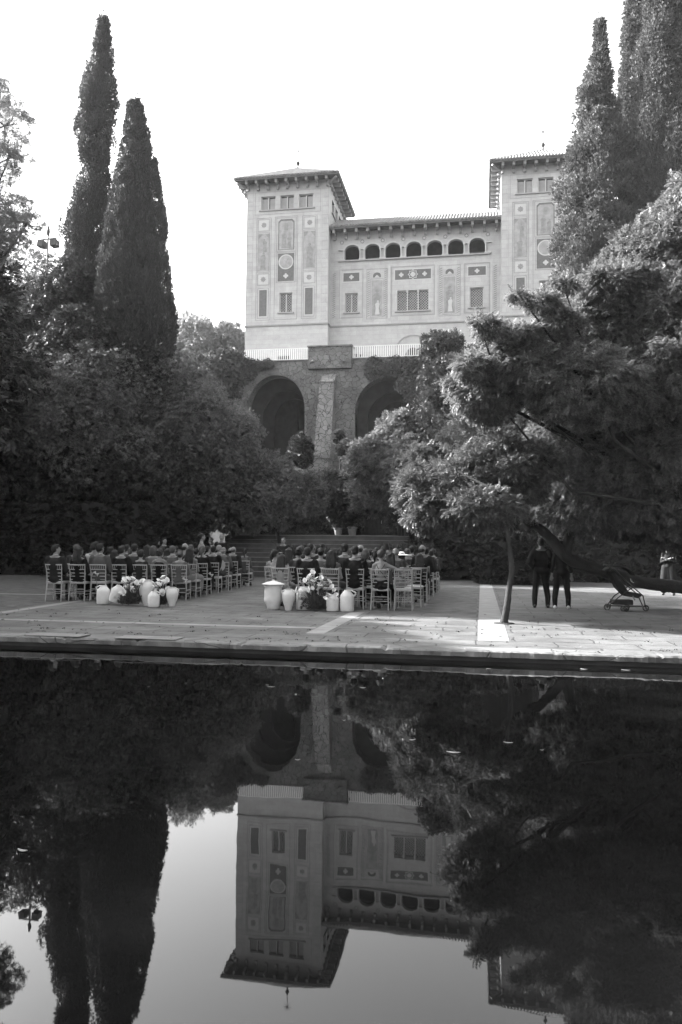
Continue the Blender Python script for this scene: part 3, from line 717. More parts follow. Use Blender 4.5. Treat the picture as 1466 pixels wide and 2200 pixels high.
for a, b_, c, d in ((-1.4, -.09, 23.17, 23.87), (2.82, 5.7, 23.11, 23.9), (8.65, 10.02, 23.17, 23.87)):
    mb = MB(); mb.frame(X(a-.09), X(b_+.09), c-.09, d+.09, .09, y-.01, y); vb(mb, 'panel_rim', M_pale)
    vb(MB().box(X(a), X(b_), y-.008, y, c, d), 'dark_panel', M_panel)
    mb = MB()
    for q in ([(a+b_)/2] if b_-a < 2 else [a+.5, b_-.5]): quatre(mb, X(q), (c+d)/2, .2, y-.016, y-.008)
    vb(mb, 'quatrefoil', M_pale)
    mb = MB(); mb.frame(X(a-.32), X(b_+.32), 20.15, d+.3, .03, y-.012, y); mb.frame(X(a-.25), X(b_+.25), 20.22, d+.23, .015, y-.01, y); vb(mb, 'panel_border', M_line)
vb(MB().prism(star8(X(4.26), 23.5, .42), y-.022, y-.008), 'star_rim', M_pale); vb(MB().prism(star8(X(4.26), 23.5, .34), y-.028, y-.022), 'star_field', M_panel); vb(MB().prism(star8(X(4.26), 23.5, .24, 4, .8), y-.034, y-.028), 'star_centre', M_pale)
for u0, u1 in ((.93, 1.78), (6.75, 7.62)):
    mb = MB(); mb.frame(X(u0-.42), X(u1+.42), 20.0, 24.1, .03, y-.012, y); mb.frame(X(u0-.1), X(u1+.1), 20.12, 23.3, .03, y-.012, y); vb(mb, 'panel_border', M_line)
    vb(MB().box(X(u0), X(u1), y-.01, y, 20.22, 23.15), 'fresco', M_fresco)
    mb = MB(); robed(mb, X((u0+u1)/2), 20.3, 2.2, y-.016, y-.01, .02); vb(mb, 'fresco_figure', M_frescod)
    mb = MB(); robed(mb, X((u0+u1)/2+.05), 20.35, 1.2, y-.022, y-.016, .04); vb(mb, 'fresco_robe', M_pale)
    mb = MB(); cxx = X((u0+u1)/2); mb.prism([(cxx-.32, 23.4), (cxx+.32, 23.4), (cxx+.32, 23.55)]+[(cxx+.32*math.cos(t), 23.55+.25*math.sin(t)) for t in np.linspace(.2, math.pi-.2, 8)]+[(cxx-.32, 23.55)], y-.012, y); vb(mb, 'dark_lunette', M_panel)
    mb = MB(); mb.prism([(cxx-.2, 23.4), (cxx+.2, 23.4), (cxx+.1, 23.52), (cxx, 23.6), (cxx-.1, 23.52)], y-.016, y-.012); vb(mb, 'lunette_shell', M_pale)
    mb = MB()
    for s in (-1, 1):
        xx = cxx+s*(.425+.26)
        for z in np.arange(20.2, 23.9, .17): mb.prism([(xx-.11, z), (xx-.11, z+.06), (xx+.11, z+.16), (xx+.11, z+.1)], y-.01, y)
    vb(mb, 'twisted_border', M_frescod)
mb = MB()
for xx in (X(-2.17), X(10.75)):
    for z in np.arange(20.2, 23.9, .17): mb.prism([(xx-.12, z), (xx-.12, z+.06), (xx+.12, z+.16), (xx+.12, z+.1)], y-.01, y)
vb(mb, 'twisted_border', M_frescod)
mb = MB()
for xx in (X(-1.62), X(10.45), X(2.35), X(6.1)): vb(MB().box(xx-.07, xx+.07, y-.012, y, 20.0, 24.3), 'pilaster_strip', M_pale)
# blind arch and low door of the ground floor
mb = MB(); arch_ring(mb, X(4.25), 1.32, 17.2, 1.32, .09, y-.05, y-.002, 24, 15.0); vb(mb, 'blind_arch', M_trim)
mb = MB(); pts = [(X(3.65), 15.0)]+[(X(4.28)-.63*math.cos(t), 16.75+.8*math.sin(t)) for t in np.linspace(0, math.pi, 14)]+[(X(4.91), 15.0)]; mb.prism(pts, y-.02, y-.002); vb(mb, 'low_door', M_dark)
vb(MB().box(c0-.02, c1+.02, y-.9, y+1, 27.3, 27.4), 'eave_board', M_wood)
vb(MB().box(c0, c1, y-.93, y-.88, 27.22, 27.42), 'fascia', M_wood)
corbels(c0+.35, c1-.35, 26.66, y-.002, 15, .8)
mb = MB(); sl_ = math.tan(R(28)); mb.add([(c0, y-.93, 27.42), (c1, y-.93, 27.42), (c1, y+3, 27.42+3.93*sl_), (c0, y+3, 27.42+3.93*sl_)], [(0, 1, 2, 3)])
mb.add([(c0, y+3, 27.42+3.93*sl_), (c1, y+3, 27.42+3.93*sl_), (c1, y+6.5, 27.4), (c0, y+6.5, 27.4)], [(0, 1, 2, 3)])
n = int((c1-c0)/.24)
for i in range(n+1): xx = c0+.1+(c1-c0-.2)*i/n; mb.tube([(xx, y-1.0, 27.42), (xx, y+3, 27.45+3.93*sl_)], .085, 8)
vb(mb, 'wing_roof', M_tile, smooth=True)
mb = MB(); mb.box(c0, c1, y+6, y+6.2, 15, 27.4); vb(mb, 'rear_wall', M_wall)

# ================================================================== TREES AND PLANTS
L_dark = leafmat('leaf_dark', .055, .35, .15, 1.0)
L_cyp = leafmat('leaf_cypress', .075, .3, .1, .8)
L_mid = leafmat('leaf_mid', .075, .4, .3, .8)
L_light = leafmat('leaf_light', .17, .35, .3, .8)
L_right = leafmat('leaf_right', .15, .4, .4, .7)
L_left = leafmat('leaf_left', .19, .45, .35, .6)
L_sky = leafmat('leaf_backlit', .36, .3, .5, .8)  # pale base puts the backlight of the far trees into the colour
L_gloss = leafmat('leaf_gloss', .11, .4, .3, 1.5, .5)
L_hedge = leafmat('leaf_hedge', .013, .35, .1, 1.5)  # low base value puts the shade under the trees into the leaf colour
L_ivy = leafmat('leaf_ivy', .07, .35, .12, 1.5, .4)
M_bark = mat('bark', .03, .9, .35, 5, bump=.9, bscale=22)
M_bark2 = mat('bark_pale', .13, .9, .3, 5, bump=.8, bscale=22)

def cypress(label, prof, Y, n, size, rs, clump=.30, gaps=0, stretch=2.3, name='cypress', zb=0, gp='cypresses', lm=None, rough=.18, nc=None):
    """prof: (pixel y, left x, right x) rows of the outline, as seen at distance Y"""
    n = int(n*1.9); size *= .7
    r = np.random.RandomState(rs)
    rows = []
    for py, xl, xr in prof:
        a, b_ = P(xl, py, Y), P(xr, py, Y); rows.append(((a[2]+b_[2])/2, (a[0]+b_[0])/2, abs(b_[0]-a[0])/2))
    rows.sort(); zz = np.array([q[0] for q in rows]); cx = np.array([q[1] for q in rows]); hw = np.array([q[2] for q in rows])
    z0 = zz[0]; H = zz[-1]-z0
    root = empty(name, (float(cx[0]), Y, zb), 0, label, 'cypress' if name == 'cypress' else 'conifer', gp)
    nc = nc or int(H*hw.mean()*2*math.pi/(clump*clump*stretch*1.1))
    t = r.rand(nc*3); zc = z0+H*t; wgt = np.interp(zc, zz, hw); keep = r.rand(len(zc)) < wgt/wgt.max()+.08; zc = zc[keep][:nc]; k = len(zc)
    th = r.uniform(0, 2*math.pi, k); back = (np.sin(th) > .35) & (r.rand(k) < .55); th[back] *= -1
    hwc = np.interp(zc, zz, hw); rr = hwc*(1.04-rough*r.rand(k)*1.5)-clump*.55; rr = np.maximum(rr, 0)
    c = np.stack([np.interp(zc, zz, cx)+np.cos(th)*rr, Y+np.sin(th)*rr, zc], 1)
    if gaps:   # loose stretches where the sky shows through
        g = np.sin(zc*1.9+np.cos(th)*2.5)+np.sin(zc*.8+th); kp = (g > -1.1+0) | (r.rand(k) > gaps); c, th, zc, hwc = c[kp], th[kp], zc[kp], hwc[kp]; k = len(c)
    cr = clump*r.uniform(.6, 1.3, k)*np.clip(hwc/hw.mean(), .22, 1.1)
    ci = r.choice(k, n, p=cr**2/np.sum(cr**2)); s = unit(r, n); out = np.stack([np.cos(th), np.sin(th), np.zeros(k)], 1)[ci]
    flip = (np.einsum('ij,ij->i', s, out) < -.2); s[flip] *= -1
    p = c[ci]+s*cr[ci][:, None]*np.array([1, 1, stretch])*r.uniform(.55, 1.05, (n, 1))
    d = s*.45+out*.3+np.array([0, 0, 1.1])+r.normal(0, .3, (n, 3))
    sz = r.uniform(.7, 1.3, n)*size
    m_ = int(n*.13); zi = z0+H*r.rand(m_)**1.2*.97; h_ = np.interp(zi, zz, hw)*.72*np.sqrt(r.rand(m_)); a = r.uniform(0, 6.28, m_)
    if not gaps: p = np.concatenate([p, np.stack([np.interp(zi, zz, cx)+np.cos(a)*h_, Y+np.sin(a)*h_, zi], 1)]); d = np.concatenate([d, unit(r, m_)+np.array([0, 0, .8])]); sz = np.concatenate([sz, np.full(m_, size*2.3)])
    off = np.array(root.location); me = leaf_mesh('crown', p-off, d, sz, 'needle', r); link('crown', me, lm or L_cyp, root)
    hh = zz[-1]-zb; mb = MB(); q = [(np.interp(zb+hh*u, zz, cx)-off[0], 0, hh*u) for u in (0, .3, .6, .93)]; mb.tube(q, [.32, .24, .15, .03], 9)
    for _ in range(60):
        u = r.uniform(.25, .9); zz_ = zb+hh*u; a = r.uniform(0, 6.28); w_ = np.interp(zz_, zz, hw)*.7; x0 = np.interp(zz_, zz, cx)-off[0]
        mb.tube([(x0, 0, zz_-zb), (x0+math.cos(a)*w_*.6, math.sin(a)*w_*.6, zz_-zb+w_*.7), (x0+math.cos(a)*w_, math.sin(a)*w_, zz_-zb+w_*1.5)], [.05, .035, .01], 5)
    mb.build('trunk', M_bark, root, True)
    return root
cypress('tallest slender cypress with sky showing through its crown', [(12, 222, 228), (60, 207, 238), (110, 200, 243), (170, 182, 250), (240, 168, 250), (320, 170, 246), (370, 176, 240), (430, 160, 246), (500, 140, 240), (560, 150, 250), (620, 120, 260), (700, 110, 270), (800, 110, 270), (950, 120, 260)], 42, 28000, .25, 11, .24, rough=.22)
cypress('dense dark cypress beside the tallest one, nearer the villa', [(197, 291, 298), (225, 274, 306), (300, 265, 325), (360, 258, 335), (430, 247, 345), (500, 238, 352), (570, 226, 362), (640, 222, 364), (700, 220, 372), (760, 225, 368), (850, 232, 350), (960, 240, 340)], 40, 32000, .26, 12, .26, rough=.10)
cypress('pointed bushy conifer in front of the villa tower with lumpy sunlit boughs', [(25, 1285, 1291), (60, 1279, 1300), (110, 1275, 1307), (160, 1250, 1322), (205, 1232, 1326), (250, 1238, 1335), (290, 1235, 1350), (340, 1212, 1362), (400, 1200, 1370), (460, 1200, 1385), (520, 1192, 1390), (580, 1185, 1400), (660, 1180, 1410), (800, 1180, 1410)], 41, 26000, 0.27, 13, 0.49, name='conifer', stretch=1.0, rough=.3, gp=None, lm=leafmat('leaf_conifer', .12, .35, .12, 1.0))
cypress('tall cypress rising out of the picture just behind the pointed conifer', [(-420, 1376, 1384), (-200, 1350, 1392), (0, 1345, 1392), (100, 1340, 1392), (200, 1335, 1390), (300, 1335, 1390), (420, 1340, 1400), (600, 1340, 1410), (800, 1340, 1410)], 44, 20000, 0.29, 14, 0.39, stretch=3, rough=.15, lm=leafmat('leaf_cypress_pale', .10, .3, .12, .8))
cypress('widest cypress at the picture edge above the leafy tree', [(-500, 1430, 1440), (-250, 1395, 1470), (0, 1382, 1492), (100, 1378, 1496), (200, 1368, 1500), (300, 1366, 1505), (400, 1376, 1505), (500, 1392, 1505), (600, 1400, 1510), (800, 1400, 1500)], 40, 34000, 0.26, 15, 0.44, stretch=3, rough=.15, lm=MATS['leaf_cypress_pale'])

def gz(x, y): return max(0, hz(x, y))
def dtree(label, bl, n, size, kind, lm, rs, cat='tree', name='tree', group='leafy trees around the plaza', bark=None, tr=.2, base=None, **k):
    b0 = bl[0]; x, y_ = base or (b0[0], b0[1]); g = gz(x, y_)
    top = b0[2]-b0[5]*.3
    tx, ty = b0[0]-x, b0[1]-y_
    tk = [(x, y_, g-.1), (x+.15+tx*.2, y_+ty*.2, g+(top-g)*.35), (x-.1+tx*.6, y_+ty*.6, g+(top-g)*.7), (b0[0], b0[1], top)]
    return tree(name, label, cat, bl, n, size, kind, lm, bark or M_bark, trunk=tk, rs=rs, group=group, trunk_r=tr, **k)
# slope trees, villa side first
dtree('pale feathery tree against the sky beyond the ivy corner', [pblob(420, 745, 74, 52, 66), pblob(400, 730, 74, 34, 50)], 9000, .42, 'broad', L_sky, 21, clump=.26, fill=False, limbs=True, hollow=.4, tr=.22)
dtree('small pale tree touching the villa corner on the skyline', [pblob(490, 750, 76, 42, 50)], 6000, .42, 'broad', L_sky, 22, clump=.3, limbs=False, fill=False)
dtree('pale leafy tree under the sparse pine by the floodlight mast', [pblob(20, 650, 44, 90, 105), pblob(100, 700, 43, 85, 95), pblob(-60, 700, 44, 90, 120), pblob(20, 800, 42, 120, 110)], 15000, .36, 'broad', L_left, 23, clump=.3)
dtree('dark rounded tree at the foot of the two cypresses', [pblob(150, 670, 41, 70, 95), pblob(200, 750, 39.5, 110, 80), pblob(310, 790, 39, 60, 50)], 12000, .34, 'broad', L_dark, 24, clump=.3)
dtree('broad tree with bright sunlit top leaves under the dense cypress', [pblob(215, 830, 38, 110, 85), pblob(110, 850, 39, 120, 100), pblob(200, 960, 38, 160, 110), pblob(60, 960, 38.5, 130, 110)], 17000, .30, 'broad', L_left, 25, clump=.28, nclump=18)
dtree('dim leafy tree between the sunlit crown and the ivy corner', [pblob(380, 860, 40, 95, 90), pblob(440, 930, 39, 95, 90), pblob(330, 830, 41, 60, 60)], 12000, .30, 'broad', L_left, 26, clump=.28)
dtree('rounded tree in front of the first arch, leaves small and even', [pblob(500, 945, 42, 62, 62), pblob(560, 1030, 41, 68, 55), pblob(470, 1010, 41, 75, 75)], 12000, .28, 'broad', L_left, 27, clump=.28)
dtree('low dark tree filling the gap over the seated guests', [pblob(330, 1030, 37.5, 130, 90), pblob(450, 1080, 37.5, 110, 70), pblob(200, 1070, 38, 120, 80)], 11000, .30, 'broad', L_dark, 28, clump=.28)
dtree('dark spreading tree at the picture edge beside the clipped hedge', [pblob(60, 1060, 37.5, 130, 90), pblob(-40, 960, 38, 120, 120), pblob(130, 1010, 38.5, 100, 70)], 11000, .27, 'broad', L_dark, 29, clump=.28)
dtree('small green tree just above the steps', [pblob(600, 1080, 40, 60, 50), pblob(540, 1090, 39, 50, 50), pblob(660, 1060, 41, 40, 45)], 6000, .26, 'broad', L_left, 30, clump=.3, tr=.12)
dtree('small bush growing at the foot of the first arch', [pblob(648, 972, 50, 22, 34), pblob(630, 1000, 49, 24, 24), pblob(640, 1045, 46, 32, 22)], 5200, .34, 'broad', L_dark, 31, cat='bush', name='bush', group='bushes on the slope', tr=.1)
dtree('spiky bush leaning on the buttress base', [pblob(728, 940, 52, 10, 14), pblob(742, 965, 51, 14, 18)], 1500, .34, 'needle', L_mid, 32, cat='bush', name='bush', group='bushes on the slope', tr=.06, clump=.5)
dtree('round tree in front of the second arch with pale leaves', [pblob(856, 928, 41, 46, 42), pblob(798, 985, 41, 56, 50), pblob(890, 1010, 40.5, 80, 80), pblob(800, 1060, 41, 52, 45)], 14000, .28, 'broad', L_left, 33, clump=.28)
dtree('small tree behind the rim of the gate with thin branches', [pblob(735, 1090, 42, 34, 34)], 3000, .26, 'broad', L_dark, 34, clump=.3, tr=.08)
# the leafy trees on the stroller side
Ta = G(1083, 1340)
tree('tree', 'thin curved trunk tree standing alone in the sunlit paving by the pool', 'tree',
     [pblob(960, 1060, 16.5, 105, 62), pblob(1080, 1010, 17, 100, 70), pblob(900, 1010, 18, 45, 55), pblob(1040, 1090, 15.5, 75, 38), pblob(930, 1100, 16, 55, 40)], 7500, .21, 'pinnate', L_gloss, M_bark,
     trunk=[Ta, P(1090, 1300, Ta[1]), P(1094, 1265, Ta[1]), P(1100, 1225, Ta[1]), P(1094, 1170, Ta[1]), P(1086, 1120, Ta[1]), P(1075, 1060, Ta[1])], rs=41, group='leafy trees around the plaza', clump=.32, nclump=18, trunk_r=.072)
Yl = 19.2
tk = [P(1560, 1285, 21), P(1466, 1262, 20.8), P(1380, 1252, 20.6), P(1310, 1232, 20.2), P(1250, 1212, 19.6), P(1215, 1195, Yl), P(1190, 1165, Yl), P(1160, 1135, Yl), P(1125, 1115, Yl), P(1090, 1098, Yl), P(1070, 1050, Yl)]
root = tree('tree', 'old tree with a thick leaning trunk stretched low behind the stroller', 'tree',
     [pblob(1180, 930, 20, 150, 110), pblob(1330, 930, 20, 150, 130), pblob(1280, 1070, 18.5, 120, 60), pblob(1420, 1070, 18, 110, 70), pblob(1180, 1060, 19, 90, 55), pblob(1060, 920, 21, 100, 90), pblob(1430, 860, 20, 110, 120), pblob(1340, 1090, 20, 90, 55), pblob(1260, 1120, 21.5, 80, 34), pblob(1440, 1120, 20, 90, 50)], 26000, .22, 'pinnate', L_right, M_bark,
     trunk=tk, rs=42, group='leafy trees around the plaza', clump=.28, nclump=20, trunk_r=.2, limbs=False)
off = Vector(root.location)
for ch in root.children:
    if ch.name.startswith('trunk'): bpy.data.objects.remove(ch)
mb = MB(); mb.tube(*gnarl([Vector(q)-off for q in tk], [.16, .165, .155, .16, .145, .135, .12, .12, .1, .085, .05], 3), 12)
br = [P(1215, 1195, Yl), P(1222, 1160, Yl), P(1236, 1110, Yl+.1), P(1240, 1050, Yl+.3), P(1270, 960, Yl+.6), P(1320, 900, Yl+.9)]
mb.tube([Vector(q)-off for q in br], [.13, .12, .1, .09, .07, .03], 10)
for a_, b_ in ((3, (1330, 1060)), (3, (1190, 950)), (4, (1180, 880)), (4, (1380, 1000)), (2, (1300, 1080))):
    q0 = Vector(br[a_])-off; q1 = Vector(P(*b_, Yl+.5))-off; mb.tube([q0, (q0+q1)/2+Vector((0, .1, .15)), q1], [.06, .045, .015], 7)
mb.build('trunk', M_bark, root, True)
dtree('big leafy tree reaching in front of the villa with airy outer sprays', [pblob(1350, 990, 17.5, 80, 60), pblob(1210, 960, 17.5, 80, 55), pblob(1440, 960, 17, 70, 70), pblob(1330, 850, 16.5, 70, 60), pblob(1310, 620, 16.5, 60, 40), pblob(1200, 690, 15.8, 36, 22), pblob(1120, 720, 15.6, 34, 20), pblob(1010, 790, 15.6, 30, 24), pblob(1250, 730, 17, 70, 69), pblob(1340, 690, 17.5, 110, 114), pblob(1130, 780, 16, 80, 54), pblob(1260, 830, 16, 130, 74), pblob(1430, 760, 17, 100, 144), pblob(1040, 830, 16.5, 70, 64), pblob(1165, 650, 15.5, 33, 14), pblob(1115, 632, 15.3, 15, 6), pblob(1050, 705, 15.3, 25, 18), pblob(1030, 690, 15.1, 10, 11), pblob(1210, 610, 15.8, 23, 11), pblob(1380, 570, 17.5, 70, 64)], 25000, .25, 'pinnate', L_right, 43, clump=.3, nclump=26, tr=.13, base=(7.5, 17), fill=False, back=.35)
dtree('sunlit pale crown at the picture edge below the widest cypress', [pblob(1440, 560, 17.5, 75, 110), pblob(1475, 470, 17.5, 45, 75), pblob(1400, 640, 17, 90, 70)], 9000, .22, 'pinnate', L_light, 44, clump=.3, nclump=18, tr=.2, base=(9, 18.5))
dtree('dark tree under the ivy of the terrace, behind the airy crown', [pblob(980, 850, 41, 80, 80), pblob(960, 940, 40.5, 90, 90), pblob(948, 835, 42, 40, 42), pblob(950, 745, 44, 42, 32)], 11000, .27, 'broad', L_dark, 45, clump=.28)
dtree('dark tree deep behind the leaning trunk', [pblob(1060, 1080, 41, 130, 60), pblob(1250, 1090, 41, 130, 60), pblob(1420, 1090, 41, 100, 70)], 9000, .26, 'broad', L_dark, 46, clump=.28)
# sparse pine at the picture edge
r_ = np.random.RandomState(51)
pine_bl = [pblob(10, 270, 24, 55, 45), pblob(-40, 210, 24, 60, 60), pblob(20, 340, 24, 50, 40), pblob(-20, 360, 24, 60, 40), pblob(20, 455, 24, 50, 28), pblob(60, 480, 24, 38, 16), pblob(-10, 500, 24, 70, 34), pblob(30, 520, 24, 40, 16), pblob(0, 440, 24, 60, 24), pblob(0, 200, 24, 18, 22)]
x0, y0 = float(P(-150, 1200, 24)[0]), 24.
tree('pine_tree', 'sparse pine with airy boughs reaching in at the picture edge', 'pine tree', pine_bl, 11000, .17, 'pine', leafmat('leaf_pine', .34, .3, .5, 1), M_bark2,
     trunk=[(x0, y0, 0), (x0+.1, y0, 4), (x0-.1, y0, 8), (x0+.3, y0, 12), (x0+.2, y0, 15)], rs=51, clump=.36, nclump=9, hollow=.3, fill=False, trunk_r=.22, droop=0)
# unseen trees added out of view to cast shade over the seats
for i, (x, y_, h) in enumerate(((-22, 25.5, 15), (-23.5, 30.5, 17), (-21.5, 17.8, 11.2), (-27, 34.3, 17))):
    dtree(['unseen tall evergreen tree added for shade, beside the pine', 'unseen tall evergreen tree added for shade, behind the clipped hedge', 'unseen evergreen tree added for shade, by the hedge end', 'unseen very tall evergreen tree added for shade, up the slope'][i], [(x, y_, h*.62, 3.6, 4.2, h*.38), (x-.5, y_-1.5, h*.45, 3.2, 3, h*.35)], 5200, .9, 'broad', L_dark, 60+i, clump=.4, tr=.3)

def leafy_box(name, label, cat, x0, x1, y0, y1, z0, z1, n, size, lm, rs, kind='broad', group=None, wob=.18, K='hedge'):
    r = np.random.RandomState(rs); A = np.array([(x1-x0)*(z1-z0), (x1-x0)*(y1-y0), (y1-y0)*(z1-z0), (y1-y0)*(z1-z0)]); f = r.choice(4, n, p=A/A.sum()); u, v = r.rand(n), r.rand(n)
    p = np.zeros((n, 3)); d = np.zeros((n, 3))
    for k, (a, nn) in enumerate(((lambda u, v: (x0+u*(x1-x0), y0+0*u, z0+v*(z1-z0)), (0, -1, 0)), (lambda u, v: (x0+u*(x1-x0), y0+v*(y1-y0), z1+0*u), (0, 0, 1)), (lambda u, v: (x0+0*u, y0+u*(y1-y0), z0+v*(z1-z0)), (-1, 0, 0)), (lambda u, v: (x1+0*u, y0+u*(y1-y0), z0+v*(z1-z0)), (1, 0, 0)))):
        mk = f == k; p[mk] = np.stack(a(u[mk], v[mk]), 1); d[mk] = nn
    w_ = wob*(np.sin(p[:, 0]*2.1)*np.cos(p[:, 2]*2.7)+np.sin(p[:, 0]*5+p[:, 2]*4)*.5); p += d*w_[:, None]+r.normal(0, wob*.35, (n, 3)); p[:, 2] = np.maximum(p[:, 2], z0+.03)
    dd = d*.8+r.normal(0, .5, (n, 3))+np.array([0, 0, .15])
    root = empty(name, ((x0+x1)/2, (y0+y1)/2, z0), 0, label, cat, group); off = np.array(root.location)
    link('foliage', leaf_mesh('foliage', p-off, dd, r.uniform(.7, 1.3, n)*size, kind, r), lm, root)
    i_ = .12; mb = MB(); mb.box(x0+i_-off[0], x1-i_-off[0], y0+i_-off[1], y1-off[1], .0, z1-z0-i_); mb.build('branches', MATS['soil'], root)
    return root
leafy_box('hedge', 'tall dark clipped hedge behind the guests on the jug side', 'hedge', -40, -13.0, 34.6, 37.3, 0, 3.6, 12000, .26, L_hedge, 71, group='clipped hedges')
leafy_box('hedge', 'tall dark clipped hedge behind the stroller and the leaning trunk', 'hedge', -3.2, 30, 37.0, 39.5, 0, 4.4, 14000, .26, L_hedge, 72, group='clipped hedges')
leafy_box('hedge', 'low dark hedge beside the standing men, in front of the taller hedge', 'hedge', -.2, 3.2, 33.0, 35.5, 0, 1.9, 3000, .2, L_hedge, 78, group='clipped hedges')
# ivy walls above the landing, gate, potted plants
M_gate = mat('gate_wood', .07, .8, .3, 6, bump=.5)
iw = empty('ivy_wall', (-7, 44.7, 2.05), 0, 'retaining wall wrapped in dark ivy above the steps', 'wall')
MB().box(-8, 8.5, 0, .6, -.1, 3.55).build('wall', M_rubble, iw)
r = np.random.RandomState(80); n = 9000; p = np.stack([r.uniform(-8, 8.5, n), -.08-.25*r.rand(n)-.15*np.sin(r.rand(n)*9), 0*r.rand(n)], 1); p[:, 2] = 3.85*r.rand(n)**.8+.12*np.sin(p[:, 0]*3)
gp0, gp1 = P(782, 1120, 44.6)[0]+7, P(830, 1120, 44.6)[0]+7
kp = ~((p[:, 0] > gp0) & (p[:, 0] < gp1) & (p[:, 2] < 1.75)); p = p[kp]; n = len(p)
link('ivy', leaf_mesh('ivy', p, np.tile([0, -1., .1], (n, 1))+r.normal(0, .4, (n, 3)), r.uniform(.7, 1.3, n)*.25, 'ivy', r), L_ivy, iw)
gt = empty('gate', (-7+(gp0+gp1)/2, 44.55, 2.05), 0, 'dark wooden plank gate set in the ivy wall', 'gate'); hw_ = (gp1-gp0)/2
mb = MB()
for k in range(8): mb.box(-hw_+k*hw_/4+.01, -hw_+(k+1)*hw_/4-.01, -.02, .03, .02, 1.6+.02*(k % 2))
mb.build('planks', M_gate, gt); MB().frame(-hw_-.08, hw_+.08, 0, 1.72, .08, -.05, .06).build('frame', M_gate, gt); MB().tube([(hw_*.6, -.03, .8), (hw_*.6, -.08, .85), (hw_*.6, -.03, .95)], .015, 6).build('handle', M_iron, gt)
M_pot = mat('terracotta', .24, .8, .15, 6, bump=.2)
for i, (px, s, lb) in enumerate(((727, .92, 'smallest of the terracotta pots, by the ivy at the head of the steps'), (757, 1.05, 'terracotta pot in front of the gate edge, one of the close pair'), (863, 1.1, 'terracotta pot on the landing over the grassy bush'), (905, 1.0, 'terracotta pot on the landing half hidden by hanging leaves'))):
    x = P(px, 1150, 41.9)[0]; root = empty('potted_plant', (x, 41.9, 2.054), 0, lb, 'potted plant', 'pots along the landing'); root.scale = (s,)*3
    MB().lathe([(.15, 0), (.17, .02), (.235, .42), (.275, .43), (.28, .5), (.25, .505), (.24, .46)], 20).build('pot', M_pot, root, True)
    MB().disc(0, 0, .235, -.01, .01).build('soil', M_soil, root).matrix_local = Matrix.Translation((0, 0, .45))@Matrix.Rotation(R(90), 4, 'X')
    q, d = crown_points([(0, 0, .6, .3, .3, .16)], 220, np.random.RandomState(90+i), .5, 8, .3, 1, 0); link('foliage', leaf_mesh('foliage', q, d, np.full(len(q), .13), 'broad', np.random.RandomState(i)), L_dark, root)
def grassy(label, bl, n, rs):
    r = np.random.RandomState(rs); root = empty('shrub', (bl[0][0], bl[0][1], 0), 0, label, 'shrub', 'feathery shrubs in front of the steps'); off = np.array(root.location)
    B = np.array(bl); ci = r.randint(0, len(B), n); u = unit(r, n); u[:, 2] = np.abs(u[:, 2]); p = B[ci][:, :3]+u*B[ci][:, 3:6]*r.uniform(.3, 1, (n, 1)); p[:, 2] = np.maximum(p[:, 2], .05)
    link('foliage', leaf_mesh('foliage', p-off, u*.6+np.array([0, 0, 1])+r.normal(0, .25, (n, 3)), r.uniform(.2, .4, n), 'needle', r), L_dark, root)
    mb = MB()
    for b_ in bl:
        for _ in range(5): a = r.uniform(0, 6.28); mb.tube([(b_[0]-off[0], b_[1]-off[1], 0), (b_[0]-off[0]+.3*math.cos(a), b_[1]-off[1]+.3*math.sin(a), b_[2]*.8)], [.03, .01], 5)
    mb.build('stem', M_bark, root); return root
grassy('feathery dark shrub in front of the steps behind the singer', [(x, 36.6, .5, .75, .5, .95) for x in (-9.0, -8.2, -7.5)], 2600, 81)
grassy('feathery dark shrub in front of the steps under the white hat side', [(x, 36.4, .5, .8, .5, 1.05) for x in (-4.2, -3.3, -2.5)], 2600, 82)
# ivy cloaks on the terrace wall
def ivy_patch(name, label, pts, n, size, rs, base=None):
    r = np.random.RandomState(rs); root = empty(name, pts[0][:3], 0, label, 'ivy'); off = np.array(root.location)
    B = np.array(pts, float); vol = B[:, 3]*B[:, 5]; ci = r.choice(len(B), n, p=vol/vol.sum()); u = unit(r, n); u[:, 1] = -np.abs(u[:, 1])
    p = B[ci][:, :3]+u*B[ci][:, 3:6]*r.uniform(.25, 1.05, (n, 1)); p[:, 2] += .1*np.sin(p[:, 0]*4)
    link('leaves', leaf_mesh('leaves', p-off, u*.5+np.array([0, -.7, -.1])+r.normal(0, .35, (n, 3)), r.uniform(.7, 1.3, n)*size, 'ivy', r), L_ivy, root)
    mb = MB()
    for b_ in pts: mb.tube([(b_[0]-off[0], 56.0-off[1], b_[2]-off[2]-b_[5]), (b_[0]-off[0]+.1, 55.95-off[1], b_[2]-off[2]), (b_[0]-off[0]-.1, 55.97-off[1], b_[2]+b_[5]*.7-off[2])], [.06, .04, .02], 6)
    mb.build('stem', M_bark, root); return root
pb = lambda px, py, rx, rz, ry=.35, Y=55.9: (*P(px, py, Y), rx*Y/F, ry, rz*Y/F)
ivy_patch('ivy', 'dense ivy clump crowning the end of the terrace wall', [pb(480, 790, 46, 42, 1.3), pb(470, 835, 50, 40, 1.1), pb(500, 768, 28, 20, .9), pb(430, 850, 50, 60, 1.2, 54)], 5200, .34, 91)
ivy_patch('ivy', 'thin ivy trail hanging below the railing near the first arch', [pb(545, 782, 34, 10), pb(525, 800, 26, 26), pb(575, 783, 16, 7)], 1000, .3, 92)
ivy_patch('ivy', 'thick ivy mat hanging over the second arch', [pb(850, 785, 70, 18, .4), pb(900, 815, 52, 45, .5), pb(960, 790, 60, 60, .6), pb(1020, 800, 60, 60, .6), pb(805, 790, 20, 26)], 5200, .3, 93)
